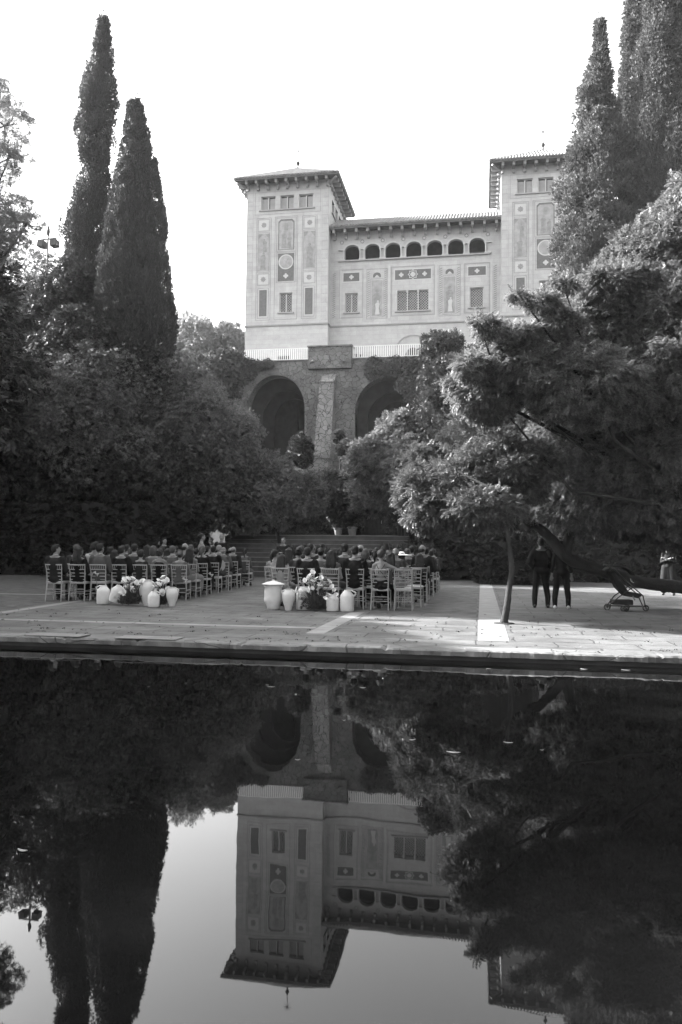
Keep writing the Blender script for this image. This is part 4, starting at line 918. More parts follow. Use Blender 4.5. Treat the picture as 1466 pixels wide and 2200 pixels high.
leafy_box('hedge', 'square leafy block rising beside the railing behind the tree tops', 'hedge', *(float(P(910, 740, 56.6)[0]), float(P(985, 740, 56.6)[0])), 56.2, 57.4, 15.06, 16.6, 1300, .3, L_ivy, 94, group='clipped hedges')

# unseen trees added around the pool to keep low sky light off the paving
proto = None
for i, (x, y_, sc) in enumerate(((-21, 12, 1.0), (-20, 3, .95), (-17, -9, 1.05), (17, -6, 1.05), (17, 4, 1.0), (16, 12, .95), (21, 20, 1.1))):
    lb = 'unseen tree added to block sky light, %s of seven going round from the pine' % ('first', 'second', 'third', 'fourth', 'fifth', 'sixth', 'seventh', 'eighth', 'ninth')[i]
    if proto is None: proto = tree('tree', lb, 'tree', [(x, y_, 8, 4.6, 4.4, 5.2), (x+1, y_+1, 5.5, 4.4, 4, 4)], 2600, 1.0, 'broad', L_dark, M_bark, trunk=[(x, y_, -.1), (x, y_, 3), (x, y_, 8)], rs=130, group='added trees blocking sky light around the pool', clump=.4, trunk_r=.3)
    else: tag(copy_tree(proto, proto.children, (x, y_, -.1), i*1.3, (sc,)*3), lb)

# soil ring and flared foot of the lone tree; leaf litter blown along the paving
b = MB(); b.lathe([(.2, .0), (.19, .012), (.02, .02)], 16, (Ta[0], Ta[1], .004)); struct(b.build('tree_pit', M_soil, smooth=True))
r = np.random.RandomState(300); n = 420; p = np.stack([r.uniform(-11, 8, n), EDGE+.1+np.abs(r.normal(0, 1, n))*3.2, np.full(n, .018)], 1); n = len(p)
o = link('leaf_litter', leaf_mesh('leaf_litter', p, np.stack([r.normal(0, 1, n), r.normal(0, 1, n), r.normal(0, .08, n)], 1), r.uniform(.03, .07, n), 'ivy', r), leafmat('leaf_fallen', .07, .6, .1, 9)); o['kind'] = 'stuff'
o.data.transform(Matrix.Identity(4)); co = np.zeros(len(o.data.vertices)*3, np.float32); o.data.vertices.foreach_get('co', co); co = co.reshape(-1, 3); co[:, 2] = .01+np.clip(co[:, 2]-.018, -.01, .012); o.data.vertices.foreach_set('co', co.ravel())

# ================================================================== CHAIRS
M_chair = mat('chair_wood', .36, .5, .12, 8, objvar=.08)
M_cush = mat('chair_cushion', .5, .8, .06, 8)
def chair_proto():
    root = empty('chair', (0, 0, 0)); K = []
    def part(mb, n, m, **k): o = mb.build(n, m, root, **k); K.append(o); return o
    part(MB().box(-.205, .205, -.02, .39, .43, .455), 'seat', M_chair, bev=.006)
    mb = MB(); vs = []
    for z, e in ((.455, 0), (.475, .012), (.495, .004), (.503, -.02)): vs += [(-.2-e, -.01-e, z), (.2+e, -.01-e, z), (.2+e, .38+e, z), (-.2-e, .38+e, z)]
    mb.add(vs, [(3, 2, 1, 0), (12, 13, 14, 15)]+[(k*4+j, k*4+(j+1) % 4, (k+1)*4+(j+1) % 4, (k+1)*4+j) for k in range(3) for j in range(4)]); part(mb, 'cushion', M_cush)
    for s in (-1, 1):
        part(MB().tube([(s*.20, -.07, 0), (s*.185, -.02, .44), (s*.19, -.04, .7), (s*.205, -.10, .92)], [.013, .016, .014, .012], 8), 'leg', M_chair, smooth=True)
        part(MB().tube([(s*.2, .385, 0), (s*.19, .37, .44)], [.012, .017], 8), 'leg', M_chair, smooth=True)
    mb = MB()
    for z, y, r_ in ((.905, -.095, .014), (.79, -.068, .011), (.70, -.045, .011), (.62, -.032, .011), (.54, -.025, .009)): mb.tube([(-.195, y, z), (.195, y, z)], r_, 6)
    for k in range(7): x = -.15+k*.05; mb.tube([(x*.96, -.068, .79), (x, -.094, .905)], .0065, 5)
    part(mb, 'backrest', M_chair, smooth=True)
    mb = MB()
    for z in (.17, .26):
        for s in (-1, 1): mb.tube([(s*.195, -.05, z), (s*.197, .38, z)], .009, 6)
    for z in (.2, .3): mb.tube([(-.195, -.045, z), (.195, -.045, z)], .009, 6)
    mb.tube([(-.195, .38, .22), (.195, .38, .22)], .009, 6)
    part(mb, 'stretcher', M_chair, smooth=True)
    return root, K
CH0, CHK = chair_proto(); used = [False]
ORD = ['first', 'second', 'third', 'fourth', 'fifth', 'sixth', 'seventh', 'eighth', 'ninth']
def put_chair(x, y, rz, label, group):
    if not used[0]: used[0] = True; c = CH0; c.location = (x, y, 0); c.rotation_euler = (0, 0, rz)
    else: c = copy_tree(CH0, CHK, (x, y, 0), rz)
    return tag(c, label, 'chair', group)

# ================================================================== PEOPLE
SKIN = [mat('skin_light', .21, .55, .06, 12), mat('skin_mid', .15, .55, .06, 12)]
CL = {k: mat('cloth_'+k, v, .9, .12, 9, .08, bump=.25, bscale=30) for k, v in dict(black=.012, dark=.025, navy=.035, charcoal=.035, grey=.075, silver=.10, light=.19, pale=.27, white=.42, print=.15).items()}
CL['print'] = mat('cloth_pattern', .2, .85, .6, 22)
HA = {k: mat('hair_'+k, v, .6, .35, 18, bump=.5, bscale=70, spec=.15) for k, v in dict(black=.018, brown=.015, chestnut=.025, blond=.07, grey=.07, white=.22).items()}
M_shoe = mat('shoe_dark', .02, .4, .1, 8); M_sneak = mat('shoe_white', .6, .6, .05, 8)
def prim_mesh(name, prims, vox, sm=3):
    """capsules and ellipsoids merged into ONE continuous surface"""
    bm = bmesh.new()
    for p in prims:
        if p[0] == 'e':      # ellipsoid centre radii [rotation]
            Mx = Matrix.Translation(p[1])@(p[3] if len(p) > 3 else Matrix.Identity(4))@Matrix.Diagonal((*p[2], 1))
            bmesh.ops.create_icosphere(bm, subdivisions=3, radius=1, matrix=Mx)
        else:                # limb: points radii [flatten]
            pts, rad = [Vector(q) for q in p[1]], p[2]; fl = p[3] if len(p) > 3 else 1
            mb = MB(); q2, r2 = [], []
            for i in range(len(pts)-1):
                for t in (0, .25, .5, .75): q2.append(pts[i].lerp(pts[i+1], t)); r2.append(rad[i]*(1-t)+rad[i+1]*t)
            q2.append(pts[-1]); r2.append(rad[-1]); mb.tube(q2, r2, 12)
            vv = [bm.verts.new(v) for v in mb.v]
            for f in mb.f:
                try: bm.faces.new([vv[i] for i in f])
                except Exception: pass
            for q, r_ in ((pts[0], rad[0]), (pts[-1], rad[-1])): bmesh.ops.create_icosphere(bm, subdivisions=2, radius=r_, matrix=Matrix.Translation(q))
            for q, r_ in list(zip(pts, rad))[1:-1]: bmesh.ops.create_icosphere(bm, subdivisions=2, radius=r_*1.01, matrix=Matrix.Translation(q))
    me = bpy.data.meshes.new(name); bm.to_mesh(me); bm.free()
    o = bpy.data.objects.new(name, me); COL.objects.link(o)
    md = o.modifiers.new('r', 'REMESH'); md.mode = 'VOXEL'; md.voxel_size = vox; md.use_smooth_shade = True
    if sm: m2 = o.modifiers.new('s', 'SMOOTH'); m2.iterations = sm; m2.factor = .5
    dg = bpy.context.evaluated_depsgraph_get(); out = bpy.data.meshes.new_from_object(o.evaluated_get(dg)); out.name = name
    bpy.data.objects.remove(o); bpy.data.meshes.remove(me); out.materials.clear(); return out
RZ = lambda a: Matrix.Rotation(a, 4, 'Z')
def hand(wrist, d, up, curl=.5, s=1.0, side=1):
    """palm, four unequal curled fingers and a thumb leaving the side of the palm"""
    w_, d, up = Vector(wrist), Vector(d).normalized(), Vector(up).normalized(); sd = d.cross(up).normalized()*side; up = sd.cross(d).normalized()*side
    pr = [('e', w_+d*.045*s, (.036*s, .036*s, .02*s), Matrix(((sd.x, d.x, up.x, 0), (sd.y, d.y, up.y, 0), (sd.z, d.z, up.z, 0), (0, 0, 0, 1))))]
    for k, l in enumerate((.068, .078, .072, .056)):
        b = w_+d*.08*s+sd*(k-1.5)*.02*s; a1 = (d-up*curl*.5).normalized(); a2 = (d-up*curl*1.4).normalized()
        pr.append(('l', [b-d*.02*s, b+a1*l*.5*s, b+a1*l*.5*s+a2*l*.5*s], [.0095*s, .009*s, .0075*s]))
    b = w_+d*.02*s-sd*.03*s; pr.append(('l', [b, b-sd*.022*s+d*.03*s, b-sd*.02*s+d*.058*s-up*.012], [.0115*s, .0105*s, .009*s]))
    return pr
def pose(kind='m', seated=True, turn=0, arms='lap', hs=1.0, lean=0):
    w_ = {'m': 1.0, 'f': .86}[kind]; J = {}
    hz_ = .55 if seated else .93; th = {'m': .50, 'f': .455}[kind]*hs
    J['pel'] = Vector((0, .10 if seated else 0, hz_)); J['che'] = J['pel']+Vector((lean, -.05 if seated else 0, th*.62)); J['nec'] = J['pel']+Vector((lean*1.2, -.04 if seated else .0, th+.03)); J['hea'] = J['nec']+Vector((lean*.3, .03, .145))
    J['w'] = w_; J['turn'] = turn
    for s, k in ((-1, 'L'), (1, 'R')):
        J['sh'+k] = J['nec']+Vector((s*.175*w_, -.0, -.075)); J['hi'+k] = J['pel']+Vector((s*.09, .0, -.03))
        if seated: J['kn'+k] = Vector((s*.13, .53, .50)); J['an'+k] = Vector((s*.12, .50, .09)); 
        else: J['kn'+k] = Vector((s*.13, .03, .50)); J['an'+k] = Vector((s*.16, -.02, .09))
        if arms == 'lap': J['el'+k] = J['sh'+k]+Vector((s*.07, .04, -.27)); J['wr'+k] = Vector((s*.09, .34, .66))
        elif arms == 'down': J['el'+k] = J['sh'+k]+Vector((s*.06, -.02, -.29)); J['wr'+k] = J['sh'+k]+Vector((s*.09, .04, -.53))
        elif arms == 'pocket': J['el'+k] = J['sh'+k]+Vector((s*.13, -.07, -.26)); J['wr'+k] = J['pel']+Vector((s*.15, .08, .02))
        elif arms == 'fold': J['el'+k] = J['sh'+k]+Vector((s*.06, .05, -.27)); J['wr'+k] = J['che']+Vector((-s*.06, .2, -.02))
        elif arms == 'front': J['el'+k] = J['sh'+k]+Vector((s*.07, .02, -.27)); J['wr'+k] = J['che']+Vector((s*.06, .27, -.08))
        elif arms == 'out':
            if s > 0: J['elR'] = J['shR']+Vector((.22, -.02, -.09)); J['wrR'] = J['elR']+Vector((.16, .12, .03))
            else: J['elL'] = J['shL']+Vector((-.07, .04, -.27)); J['wrL'] = Vector((-.09, .34, .66))
        elif arms == 'raise':
            if s > 0: J['elR'] = J['shR']+Vector((.14, .1, -.17)); J['wrR'] = J['elR']+Vector((.1, .05, .25))
            else: J['elL'] = J['shL']+Vector((-.07, .02, -.27)); J['wrL'] = J['che']+Vector((-.03, .25, -.1))
    J['seated'] = seated; J['kind'] = kind; J['arms'] = arms
    return J
def head_prims(J):
    h, T = J['hea'], RZ(J['turn']); k = 1.0 if J['kind'] == 'm' else .95
    at = lambda x, y, z: h+(T@Vector((x*k, y*k, z*k)))
    return [('e', at(0, -.008, .03), (.076*k, .092*k, .088*k), T), ('e', at(0, .022, -.03), (.062*k, .066*k, .078*k), T), ('e', at(0, .05, -.085), (.03*k, .03*k, .024*k)),
            ('l', [at(0, .085, .022), at(0, .104, -.012)], [.009, .015]), ('l', [at(-.03, .082, .035), at(.03, .082, .035)], [.012, .012]), ('l', [at(-.02, .082, -.045), at(.02, .082, -.045)], [.009, .009]),
            ('e', at(-.078, -.002, .0), (.012, .02, .033), T), ('e', at(.078, -.002, .0), (.012, .02, .033), T)]
def body(J):
    w_ = J['w']; p = []
    pe, c, n = J['pel'], J['che'], J['nec']
    p += [('e', pe, (.155*w_+.01, .115, .13)), ('e', (pe+c)/2, (.13*w_, .10, .17)), ('e', c, (.155*w_, .105, .19)), ('l', [n-Vector((0, 0, .05)), J['hea']-Vector((0, .015, .05))], [.056*w_+.004, .05*w_])]
    p += [('l', [J['shL']*.7+n*.3, n-Vector((0, 0, .03)), J['shR']*.7+n*.3], [.05, .062, .05])]
    for k in 'LR':
        p.append(('l', [J['sh'+k], J['el'+k], J['wr'+k]], [.052*w_, .039*w_, .027*w_+.002])); d = J['wr'+k]-J['el'+k]
        p += hand(J['wr'+k], d, (0, .3, 1) if abs(d.normalized().z) < .8 else (0, -1, 0.2), .6, 1.0, 1 if k == 'L' else -1)
        p.append(('l', [J['hi'+k], J['kn'+k], J['an'+k]+Vector((0, 0, .18)), J['an'+k]], [.088, .06, .052, .036])); p.append(('l', [J['an'+k]+Vector((0, -.02, -.04)), J['an'+k]+Vector((0, .13, -.055))], [.032, .026]))
    return p+head_prims(J)
def coat(J, e=.022, sleeves=True, skirt=False, strap=False, puff=0):
    w_ = J['w']; pe, c, n = J['pel'], J['che'], J['nec']; p = [('e', pe+Vector((0, 0, -.0)), (.165*w_+e, .12+e, .14)), ('e', (pe+c)/2, (.135*w_+e, .105+e, .19)), ('e', c, (.16*w_+e, .108+e, .17 if strap else .195))]
    if not strap: p += [('l', [J['shL'], J['shL']*.4+n*.6+Vector((0, 0, -.035)), J['shR']*.4+n*.6+Vector((0, 0, -.035)), J['shR']], [.05+e*.8, .055, .055, .05+e*.8])]
    if sleeves:
        for k in 'LR': wr = J['wr'+k].lerp(J['el'+k], .1 if sleeves is True else sleeves); p.append(('l', [J['sh'+k], J['el'+k], wr], [.055*w_+e, .042*w_+e, .034+e*.6]))
    if skirt:
        for k in 'LR':
            if J['seated']: p.append(('l', [J['hi'+k], J['kn'+k], J['an'+k].lerp(J['kn'+k], .35)], [.12, .095, .1]))
            else: p.append(('l', [J['hi'+k], J['an'+k]*.7+J['kn'+k]*.3], [.13, .15]))
        m_ = (J['knL']+J['knR'])/2; p.append(('l', [pe, m_, m_.lerp((J['anL']+J['anR'])/2, .7)], [.13, .1, .13]))
    return p
def trousers(J, e=.02):
    p = [('e', J['pel'], (.155*J['w']+.016, .12+.008, .12))]
    for k in 'LR': p.append(('l', [J['hi'+k], J['kn'+k], J['an'+k]+Vector((0, 0, .18)), J['an'+k]+Vector((0, 0, -.01))], [.1, .078, .07, .06]))
    return p
def shoe(J, k): a = J['an'+k]; return [('l', [a+Vector((0, -.04, -.045)), a+Vector((0, .06, -.05)), a+Vector((0, .16, -.06))], [.042, .042, .034]), ('e', a+Vector((0, -.01, -.01)), (.042, .05, .05))]
def collar(J): n = J['nec']; return [('l', [n+Vector((.062*math.cos(t), .066*math.sin(t), .022+.012*math.cos(t*1))) for t in np.linspace(0, 2*math.pi, 10)], [.013]*10)]
def hair(J, style):
    h, T = J['hea'], RZ(J['turn']); at = lambda x, y, z: h+(T@Vector((x, y, z)))
    p = [('e', at(0, -.024, .045), (.085, .092, .086), T)]
    if style == 'short': p += [('e', at(0, -.05, .0), (.074, .062, .075), T)]
    if style == 'thick': p += [('e', at(0, -.045, .01), (.084, .072, .085), T), ('e', at(0, .02, .1), (.065, .06, .04), T)]
    if style == 'bald': p = [('e', at(0, -.05, -.005), (.078, .06, .06), T)]
    if style == 'bob': p += [('e', at(0, -.045, -.015), (.098, .075, .12), T), ('e', at(.0, -.06, -.08), (.09, .05, .06), T)]
    if style in ('long', 'longest'):
        L_ = .42 if style == 'longest' else .32
        for x in (-.055, -.02, .02, .055): p.append(('l', [at(x, -.06, .04), at(x*1.25, -.09, -.1), h+Vector((x*1.5, -.115, -.22)), h+Vector((x*1.2, -.13, -L_))], [.05, .048, .042, .02]))
        p += [('e', at(0, -.04, -.01), (.092, .075, .1), T)]
    if style == 'bun': p += [('e', at(0, -.05, .01), (.07, .06, .07), T), ('e', at(.0, -.115, .03), (.05, .045, .05))]
    if style == 'updo':
        p += [('e', at(0, -.05, .0), (.08, .068, .075), T)]; r = random.Random(3)
        for _ in range(9): p.append(('e', at(r.uniform(-.06, .06), -.1+r.uniform(-.01, .02), r.uniform(-.04, .07)), (.03, .027, .027)))
    if style == 'pony': p += [('e', at(0, -.05, .0), (.074, .062, .075), T), ('l', [at(0, -.11, .03), at(0, -.14, -.05), at(0.01, -.13, -.18)], [.03, .034, .015])]
    return p
CACHE = {}
def cm(key, fn, vox, sm=3):
    if key not in CACHE: CACHE[key] = prim_mesh(key[0], fn(), vox, sm)
    return CACHE[key]
def child(name, me, m, par, label=None):
    o = bpy.data.objects.new(name, me); COL.objects.link(o); o.parent = par
    if not me.materials: me.materials.append(m)
    o.material_slots[0].link = 'OBJECT'; o.material_slots[0].material = m
    if label: o['label'] = label
    return o
def person(x, y, rz, label, kind='m', seated=True, turn=0, arms='lap', skin=0, hairc='black', hairs='short', outfit='suit', col='black', legcol=None, shoe_m=None, group=None, s=1.0, z=0, lean=0, collar_on=True, hat=None):
    pk = (kind, seated, round(turn, 2), arms, lean); J = pose(kind, seated, turn, arms, 1.0, lean)
    me = cm(('body',)+pk, lambda: body(J), .0105, 2)
    o = bpy.data.objects.new('person', me); COL.objects.link(o); o.location = (x, y, z); o.rotation_euler = (0, 0, rz); o.scale = (s, s, s)
    if not me.materials: me.materials.append(SKIN[0])
    o.material_slots[0].link = 'OBJECT'; o.material_slots[0].material = SKIN[skin]
    tag(o, label, 'person', group)
    jk = (kind, seated, arms, lean)
    if outfit == 'suit':
        child('jacket', cm(('jacket',)+jk, lambda: coat(J, .026), .014), CL[col], o)
        child('trousers', cm(('trousers',)+jk[:2], lambda: trousers(J), .014), CL[legcol or col], o)
        if collar_on: child('shirt_collar', cm(('shirt_collar', kind, seated, lean), lambda: collar(J), .008, 1), CL['white'], o)
    elif outfit == 'shirt':
        child('shirt', cm(('shirt',)+jk, lambda: coat(J, .014, .45), .014), CL[col], o); child('trousers', cm(('trousers',)+jk[:2], lambda: trousers(J), .014), CL[legcol or col], o)
    elif outfit == 'dress': child('dress', cm(('dress',)+jk, lambda: coat(J, .013, .5, True), .014), CL[col], o)
    elif outfit == 'sleeveless': child('dress', cm(('sleeveless_dress',)+jk, lambda: coat(J, .012, False, True), .014), CL[col], o)
    elif outfit == 'strapless': child('dress', cm(('strapless_dress',)+jk, lambda: coat(J, .012, False, True, True), .014), CL[col], o)
    elif outfit == 'backless':
        child('dress', cm(('backless_dress',)+jk, lambda: [q for q in coat(J, .01, False, True, True)[3:]]+[('e', J['pel'], (.165, .135, .16))], .014), CL[col], o)
        n, pe = J['nec'], J['pel']; mb = MB()
        for s_ in (-1, 1): mb.tube([n+Vector((s_*.10, -.035, -.035)), n+Vector((s_*.055, -.10, -.12)), n+Vector((-s_*.03, -.118, -.22)), pe+Vector((-s_*.12, -.10, .14))], .006, 6)
        mb.build('strap', CL['black'], o, True)
    hk = ('hair', kind, seated, round(turn, 2), hairs, lean)
    child('hair', cm(hk, lambda: hair(J, hairs), .010, 1), HA[hairc], o)
    for k in 'LR': child('shoe', cm(('shoe', seated, k), lambda: shoe(J, k), .011, 1), shoe_m or M_shoe, o)
    if not seated or abs(turn) > .9:
        h, T = J['hea'], RZ(J['turn'])
        for s_ in (-1, 1):
            mb = MB(); mb.lathe([(.001, -.009), (.007, -.006), (.009, 0), (.007, .006), (.001, .009)], 8, tuple(h+T@Vector((s_*.03, .086, .012)))); mb.build('eye', CL['black'], o, True)
    if hat:
        h = J['hea']; mb = MB(); mb.lathe([(.002, .13), (.05, .125), (.08, .10), (.092, .055), (.29, .03), (.292, .022), (.09, .045), (.07, .05)], 28, tuple(h+Vector((0, -.01, .02)))); mb.build('hat', mat('sun_hat', .95, .8, .05, 8), o, True)
    return o

# ---- seating plan: rows and seats measured on the ground
def gjit(a): return rnd.uniform(-a, a)
LB = 'left-side seat block'; RB = 'right-side seat block'
rowsL = [19.75, 20.85, 22.05, 23.3, 24.65, 26.1, 27.8]; rowsR = [17.95, 19.1, 20.5, 22.0, 23.6, 25.2, 27.1]
NAMEC = dict(black='black', dark='dark', navy='dark', charcoal='charcoal', grey='grey', silver='pale grey', light='light', pale='pale', white='white', print='patterned')
HN = dict(black='black', brown='brown', chestnut='auburn', blond='blond', grey='grey', white='white')
HS = dict(short='short', thick='thick', bald='thinning', bob='bobbed', long='long', longest='very long', bun='bun of', updo='pinned', pony='ponytailed')
spec = {}
# first rows as the photograph shows them: (kind, outfit, colour, hair style, hair colour, turn)
spec[('L', 0)] = [('f', 'dress', 'silver', 'bun', 'blond', 0), ('f', 'strapless', 'black', 'updo', 'chestnut', 0), ('f', 'dress', 'dark', 'thick', 'black', .2), ('m', 'suit', 'black', 'thick', 'black', -.2), ('m', 'suit', 'grey', 'thick', 'black', -.5), ('f', 'dress', 'black', 'long', 'brown', -.5), ('m', 'suit', 'dark', 'thick', 'brown', -.9)]
spec[('L', 1)] = [('f', 'sleeveless', 'light', 'longest', 'black', 0), ('m', 'suit', 'grey', 'short', 'grey', 0), ('f', 'dress', 'silver', 'bob', 'blond', 0), ('m', 'suit', 'navy', 'short', 'black', 0), ('f', 'dress', 'black', 'long', 'black', 0), ('m', 'shirt', 'white', 'thick', 'black', -.5), ('m', 'suit', 'charcoal', 'short', 'grey', -.2)]
spec[('R', 0)] = [None, ('f', 'backless', 'black', 'bun', 'blond', -.2), ('m', 'suit', 'black', 'short', 'black', 0), ('f', 'sleeveless', 'silver', 'long', 'brown', 0), ('m', 'suit', 'black', 'short', 'brown', 0), ('f', 'dress', 'pale', 'long', 'chestnut', 0)]
spec[('R', 2)] = [('f', 'dress', 'black', 'longest', 'chestnut', 0)]
spec[('R', 1)] = [None, ('f', 'dress', 'silver', 'longest', 'chestnut', 0), ('f', 'dress', 'dark', 'bob', 'blond', -.5), ('m', 'suit', 'dark', 'short', 'black', 0), ('f', 'dress', 'grey', 'bun', 'black', 0), ('f', 'dress', 'charcoal', 'updo', 'black', .2)]
rg = random.Random(12)
def auto():
    if rg.random() < .5: return ('m', rg.choice(['suit', 'suit', 'suit', 'shirt']), rg.choice(['black', 'dark', 'navy', 'charcoal', 'grey', 'black']), rg.choice(['short', 'thick', 'short', 'bald']), rg.choice(['black', 'black', 'brown', 'brown', 'grey', 'white']), rg.choice([0, 0, -.2, .2, -.5]))
    return ('f', rg.choice(['dress', 'sleeveless', 'strapless', 'dress']), rg.choice(['black', 'dark', 'silver', 'light', 'pale', 'print', 'charcoal', 'grey']), rg.choice(['long', 'bob', 'bun', 'updo', 'longest', 'pony']), rg.choice(['black', 'brown', 'brown', 'chestnut', 'blond', 'blond']), rg.choice([0, 0, -.2, .2, -.5]))
for blk, rows in (('L', rowsL), ('R', rowsR)):
    nb = LB if blk == 'L' else RB
    for r_, y0 in enumerate(rows):
        ncol = 7 if blk == 'L' else 6 if r_ == 0 else 7
        for c_ in range(ncol):
            if blk == 'L': x = -7.72-.12*r_-.45*c_; y = y0-.235*c_; rz = R(4)+gjit(.06)
            else: x = -1.70-.57*c_+(.12 if r_ else 0); y = y0+gjit(.05); rz = gjit(.06)
            x += gjit(.03)
            seat = ORD[c_]; where = '%s row of the %s, %s seat from the %s' % (ORD[r_], nb, seat, 'aisle' if blk == 'L' else 'outer end')
            put_chair(x, y, rz, 'slatted wooden chair, '+where, 'slatted chairs of the '+nb)
            sp = spec.get((blk, r_), None); sp = sp[c_] if sp and c_ < len(sp) else auto()
            if sp is None or (blk, r_, c_) in (('L', 5, 6), ('R', 5, 6), ('L', 6, 6), ('R', 6, 1)): continue
            k_, of, co, hs_, hc, tn = sp
            arms = 'out' if (blk, r_, c_) == ('R', 0, 1) else 'lap'
            lab = '%s in %s %s, %s %s hair, %s' % ({'m': 'man', 'f': 'woman'}[k_], NAMEC[co], {'suit': 'suit', 'shirt': 'shirt', 'dress': 'dress', 'sleeveless': 'dress', 'strapless': 'dress', 'backless': 'dress'}[of], HS[hs_], HN[hc],
                '%s row, %s block, %s seat' % (ORD[r_], 'left-side' if blk == 'L' else 'right-side', ORD[c_]))
            if (blk, r_, c_) == ('R', 0, 1): lab = 'woman in backless dress with crossed straps resting her arm on the empty chair'
            hat_ = (blk, r_, c_) == ('R', 3, 1)
            if hat_: lab = 'guest under the wide white sun hat in the right-side block'; hs_ = 'bob'
            person(x+gjit(.015), y-.02+gjit(.02), rz+gjit(.05), lab, k_, True, tn, arms, rg.choice([0, 0, 1]), hc, hs_, of, co, group='seated guests', s=(1.07 if k_ == 'm' else 1.04)*rg.uniform(.94, 1.05)*(.97 if r_ == 0 else 1), hat=hat_, legcol='black' if of == 'shirt' else None)
# ---- standing people
pm = P(477, 1178, 28.5); person(pm[0], 28.5, R(185), 'officiant in black suit standing at the front beside the bride', 'm', False, 0, 'front', 0, 'grey', 'short', 'suit', 'black', s=1.1)
pm = P(433, 1178, 27.5); person(pm[0], 27.5, R(-70), 'bride in pale strapless gown standing sideways at the front', 'f', False, 0, 'front', 0, 'black', 'bun', 'strapless', 'pale', s=1.12)
pm = P(352, 1178, 28.5); person(pm[0], 28.5, R(-110), 'person in black with one hand raised near the hedge', 'm', False, 0, 'raise', 0, 'black', 'thick', 'suit', 'black', s=1.0, collar_on=False)
pm = P(609, 1178, 30.5); person(pm[0], 30.5, R(176), 'singer in dark jacket with open white collar behind the microphone', 'm', False, 0, 'front', 0, 'grey', 'short', 'suit', 'dark', s=1.04)
pa = G(1163, 1306); person(pa[0], pa[1], R(4), 'man in black seen from behind with hands in his pockets and dark sneakers', 'm', False, 0, 'pocket', 1, 'black', 'short', 'suit', 'black', s=.97, collar_on=False, shoe_m=M_shoe)
pa = G(1207, 1308); person(pa[0], pa[1], R(-6), 'person in black trousers and white sneakers behind the leaning trunk', 'f', False, -.5, 'down', 0, 'black', 'short', 'shirt', 'black', s=.96, shoe_m=M_sneak)
pa = P(1437, 1262, 27); person(pa[0], 27, R(160), 'woman with folded arms by the hedge, dress darkened in place of shade', 'f', False, 0, 'fold', 0, 'brown', 'long', 'dress', 'dark', s=.98)  # dark cloth stands in for the shade over a lighter dress

# ================================================================== JARS, FLOWERS AND SMALL THINGS
M_jar = mat('white_ceramic', .68, .75, .07, 7, bump=.25, bscale=40)
M_petal = mat('petal', .75, .6, .08, 12); M_stem = leafmat('stem_green', .09, .3, .2, 3)
def on_ray(px, y_): q = ray(px, 1300); return float(CP[0]+q[0]*y_/q[1])
def jar(px, y_, h, w_, prof, handles, label, lid=False, name='jar', tilt=0, base_px=None):
    x = on_ray(px, y_); root = empty(name, (x, y_, 0), 0, label, name, 'white ceramic jars among the lilies')
    if tilt: root.rotation_euler = (0, tilt, 0); root.location.z = .07
    R_ = w_/2; MB().lathe([(a*R_, b_*h) for a, b_ in prof], 32).build('body', M_jar, root, True)
    for s, z0, z1, o in handles:
        def rad(z): 
            for (a, b0), (c, d0) in zip(prof[:-1], prof[1:]):
                if b0 <= z <= d0: return (a+(c-a)*(z-b0)/max(1e-6, d0-b0))*R_
            return prof[-1][0]*R_
        r0, r1 = rad(z0)-.012, rad(z1)-.012
        MB().tube([(s*r0, 0, z0*h), (s*(max(r0, r1)+o*.85), 0, (z0*.6+z1*.4)*h), (s*(max(r0, r1)+o), 0, (z0*.3+z1*.7)*h), (s*(r1+o*.6), 0, z1*h+.012), (s*r1, 0, z1*h)], [.017, .016, .015, .015, .016], 8).build('handle', M_jar, root, True)
    if lid: MB().lathe([(.255, h*.99), (.26, h*.992), (.16, h*1.06), (.06, h*1.11), (.03, h*1.125), (.03, h*1.15), (.01, h*1.165)], 32).build('lid', M_jar, root, True)
    return root
JUG = [(.72, 0), (.92, .02), (.98, .06), (1, .3), (1, .68), (.94, .76), (.55, .91), (.46, .95), (.46, 1), (.36, 1), (.34, .95)]
AMP = [(.45, 0), (.5, .02), (.62, .2), (.9, .45), (1, .66), (.93, .82), (.6, .92), (.5, .95), (.56, 1), (.42, 1), (.38, .95)]
BARREL = [(.6, 0), (.68, .02), (.74, .14), (.98, .32), (1, .4), (.98, .7), (.93, .98), (.93, 1), (.8, 1), (.8, .96)]
jar(222, 17.75, .45, .31, JUG, [(-1, .72, .95, .05)], 'white jug at the hedge end of its group, one handle toward the chairs', name='jug')
jar(246, 17.62, .40, .30, JUG, [(1, .5, .93, .06)], 'white jug lying tilted between upright jug and lily bouquet', name='jug', tilt=R(16))
jar(315, 17.6, .60, .36, AMP, [(-1, .72, .93, .035), (1, .72, .93, .035)], 'largest white amphora, standing between the two lily bouquets', name='amphora')
jar(330, 17.2, .36, .27, JUG, [(1, .74, .95, .045)], 'small white jug in front of the largest amphora', name='jug')
jar(370, 17.55, .44, .285, AMP, [(-1, .75, .93, .03), (1, .75, .93, .03)], 'white amphora at the aisle end behind the second lily bouquet', name='amphora')
jar(587, 17.35, .57, .40, BARREL, [(-1, .86, .97, .025), (1, .86, .97, .025)], 'tall white jar with a wide conical lid beside the aisle', lid=True)
jar(620, 17.2, .47, .29, AMP, [(-1, .78, .93, .03), (1, .78, .93, .03)], 'white amphora right beside the lidded jar', name='amphora')
jar(652, 17.45, .52, .33, JUG, [(1, .7, .93, .05)], 'large white jug partly hidden by the big lily bouquet', name='jug')
jar(715, 17.25, .37, .28, JUG, [(-1, .76, .95, .03)], 'low white jug leaning against the big lily bouquet', name='jug')
jar(746, 17.25, .475, .31, JUG, [(1, .7, .95, .055)], 'white jug ending the row, handle pointing to the empty chairs', name='jug')
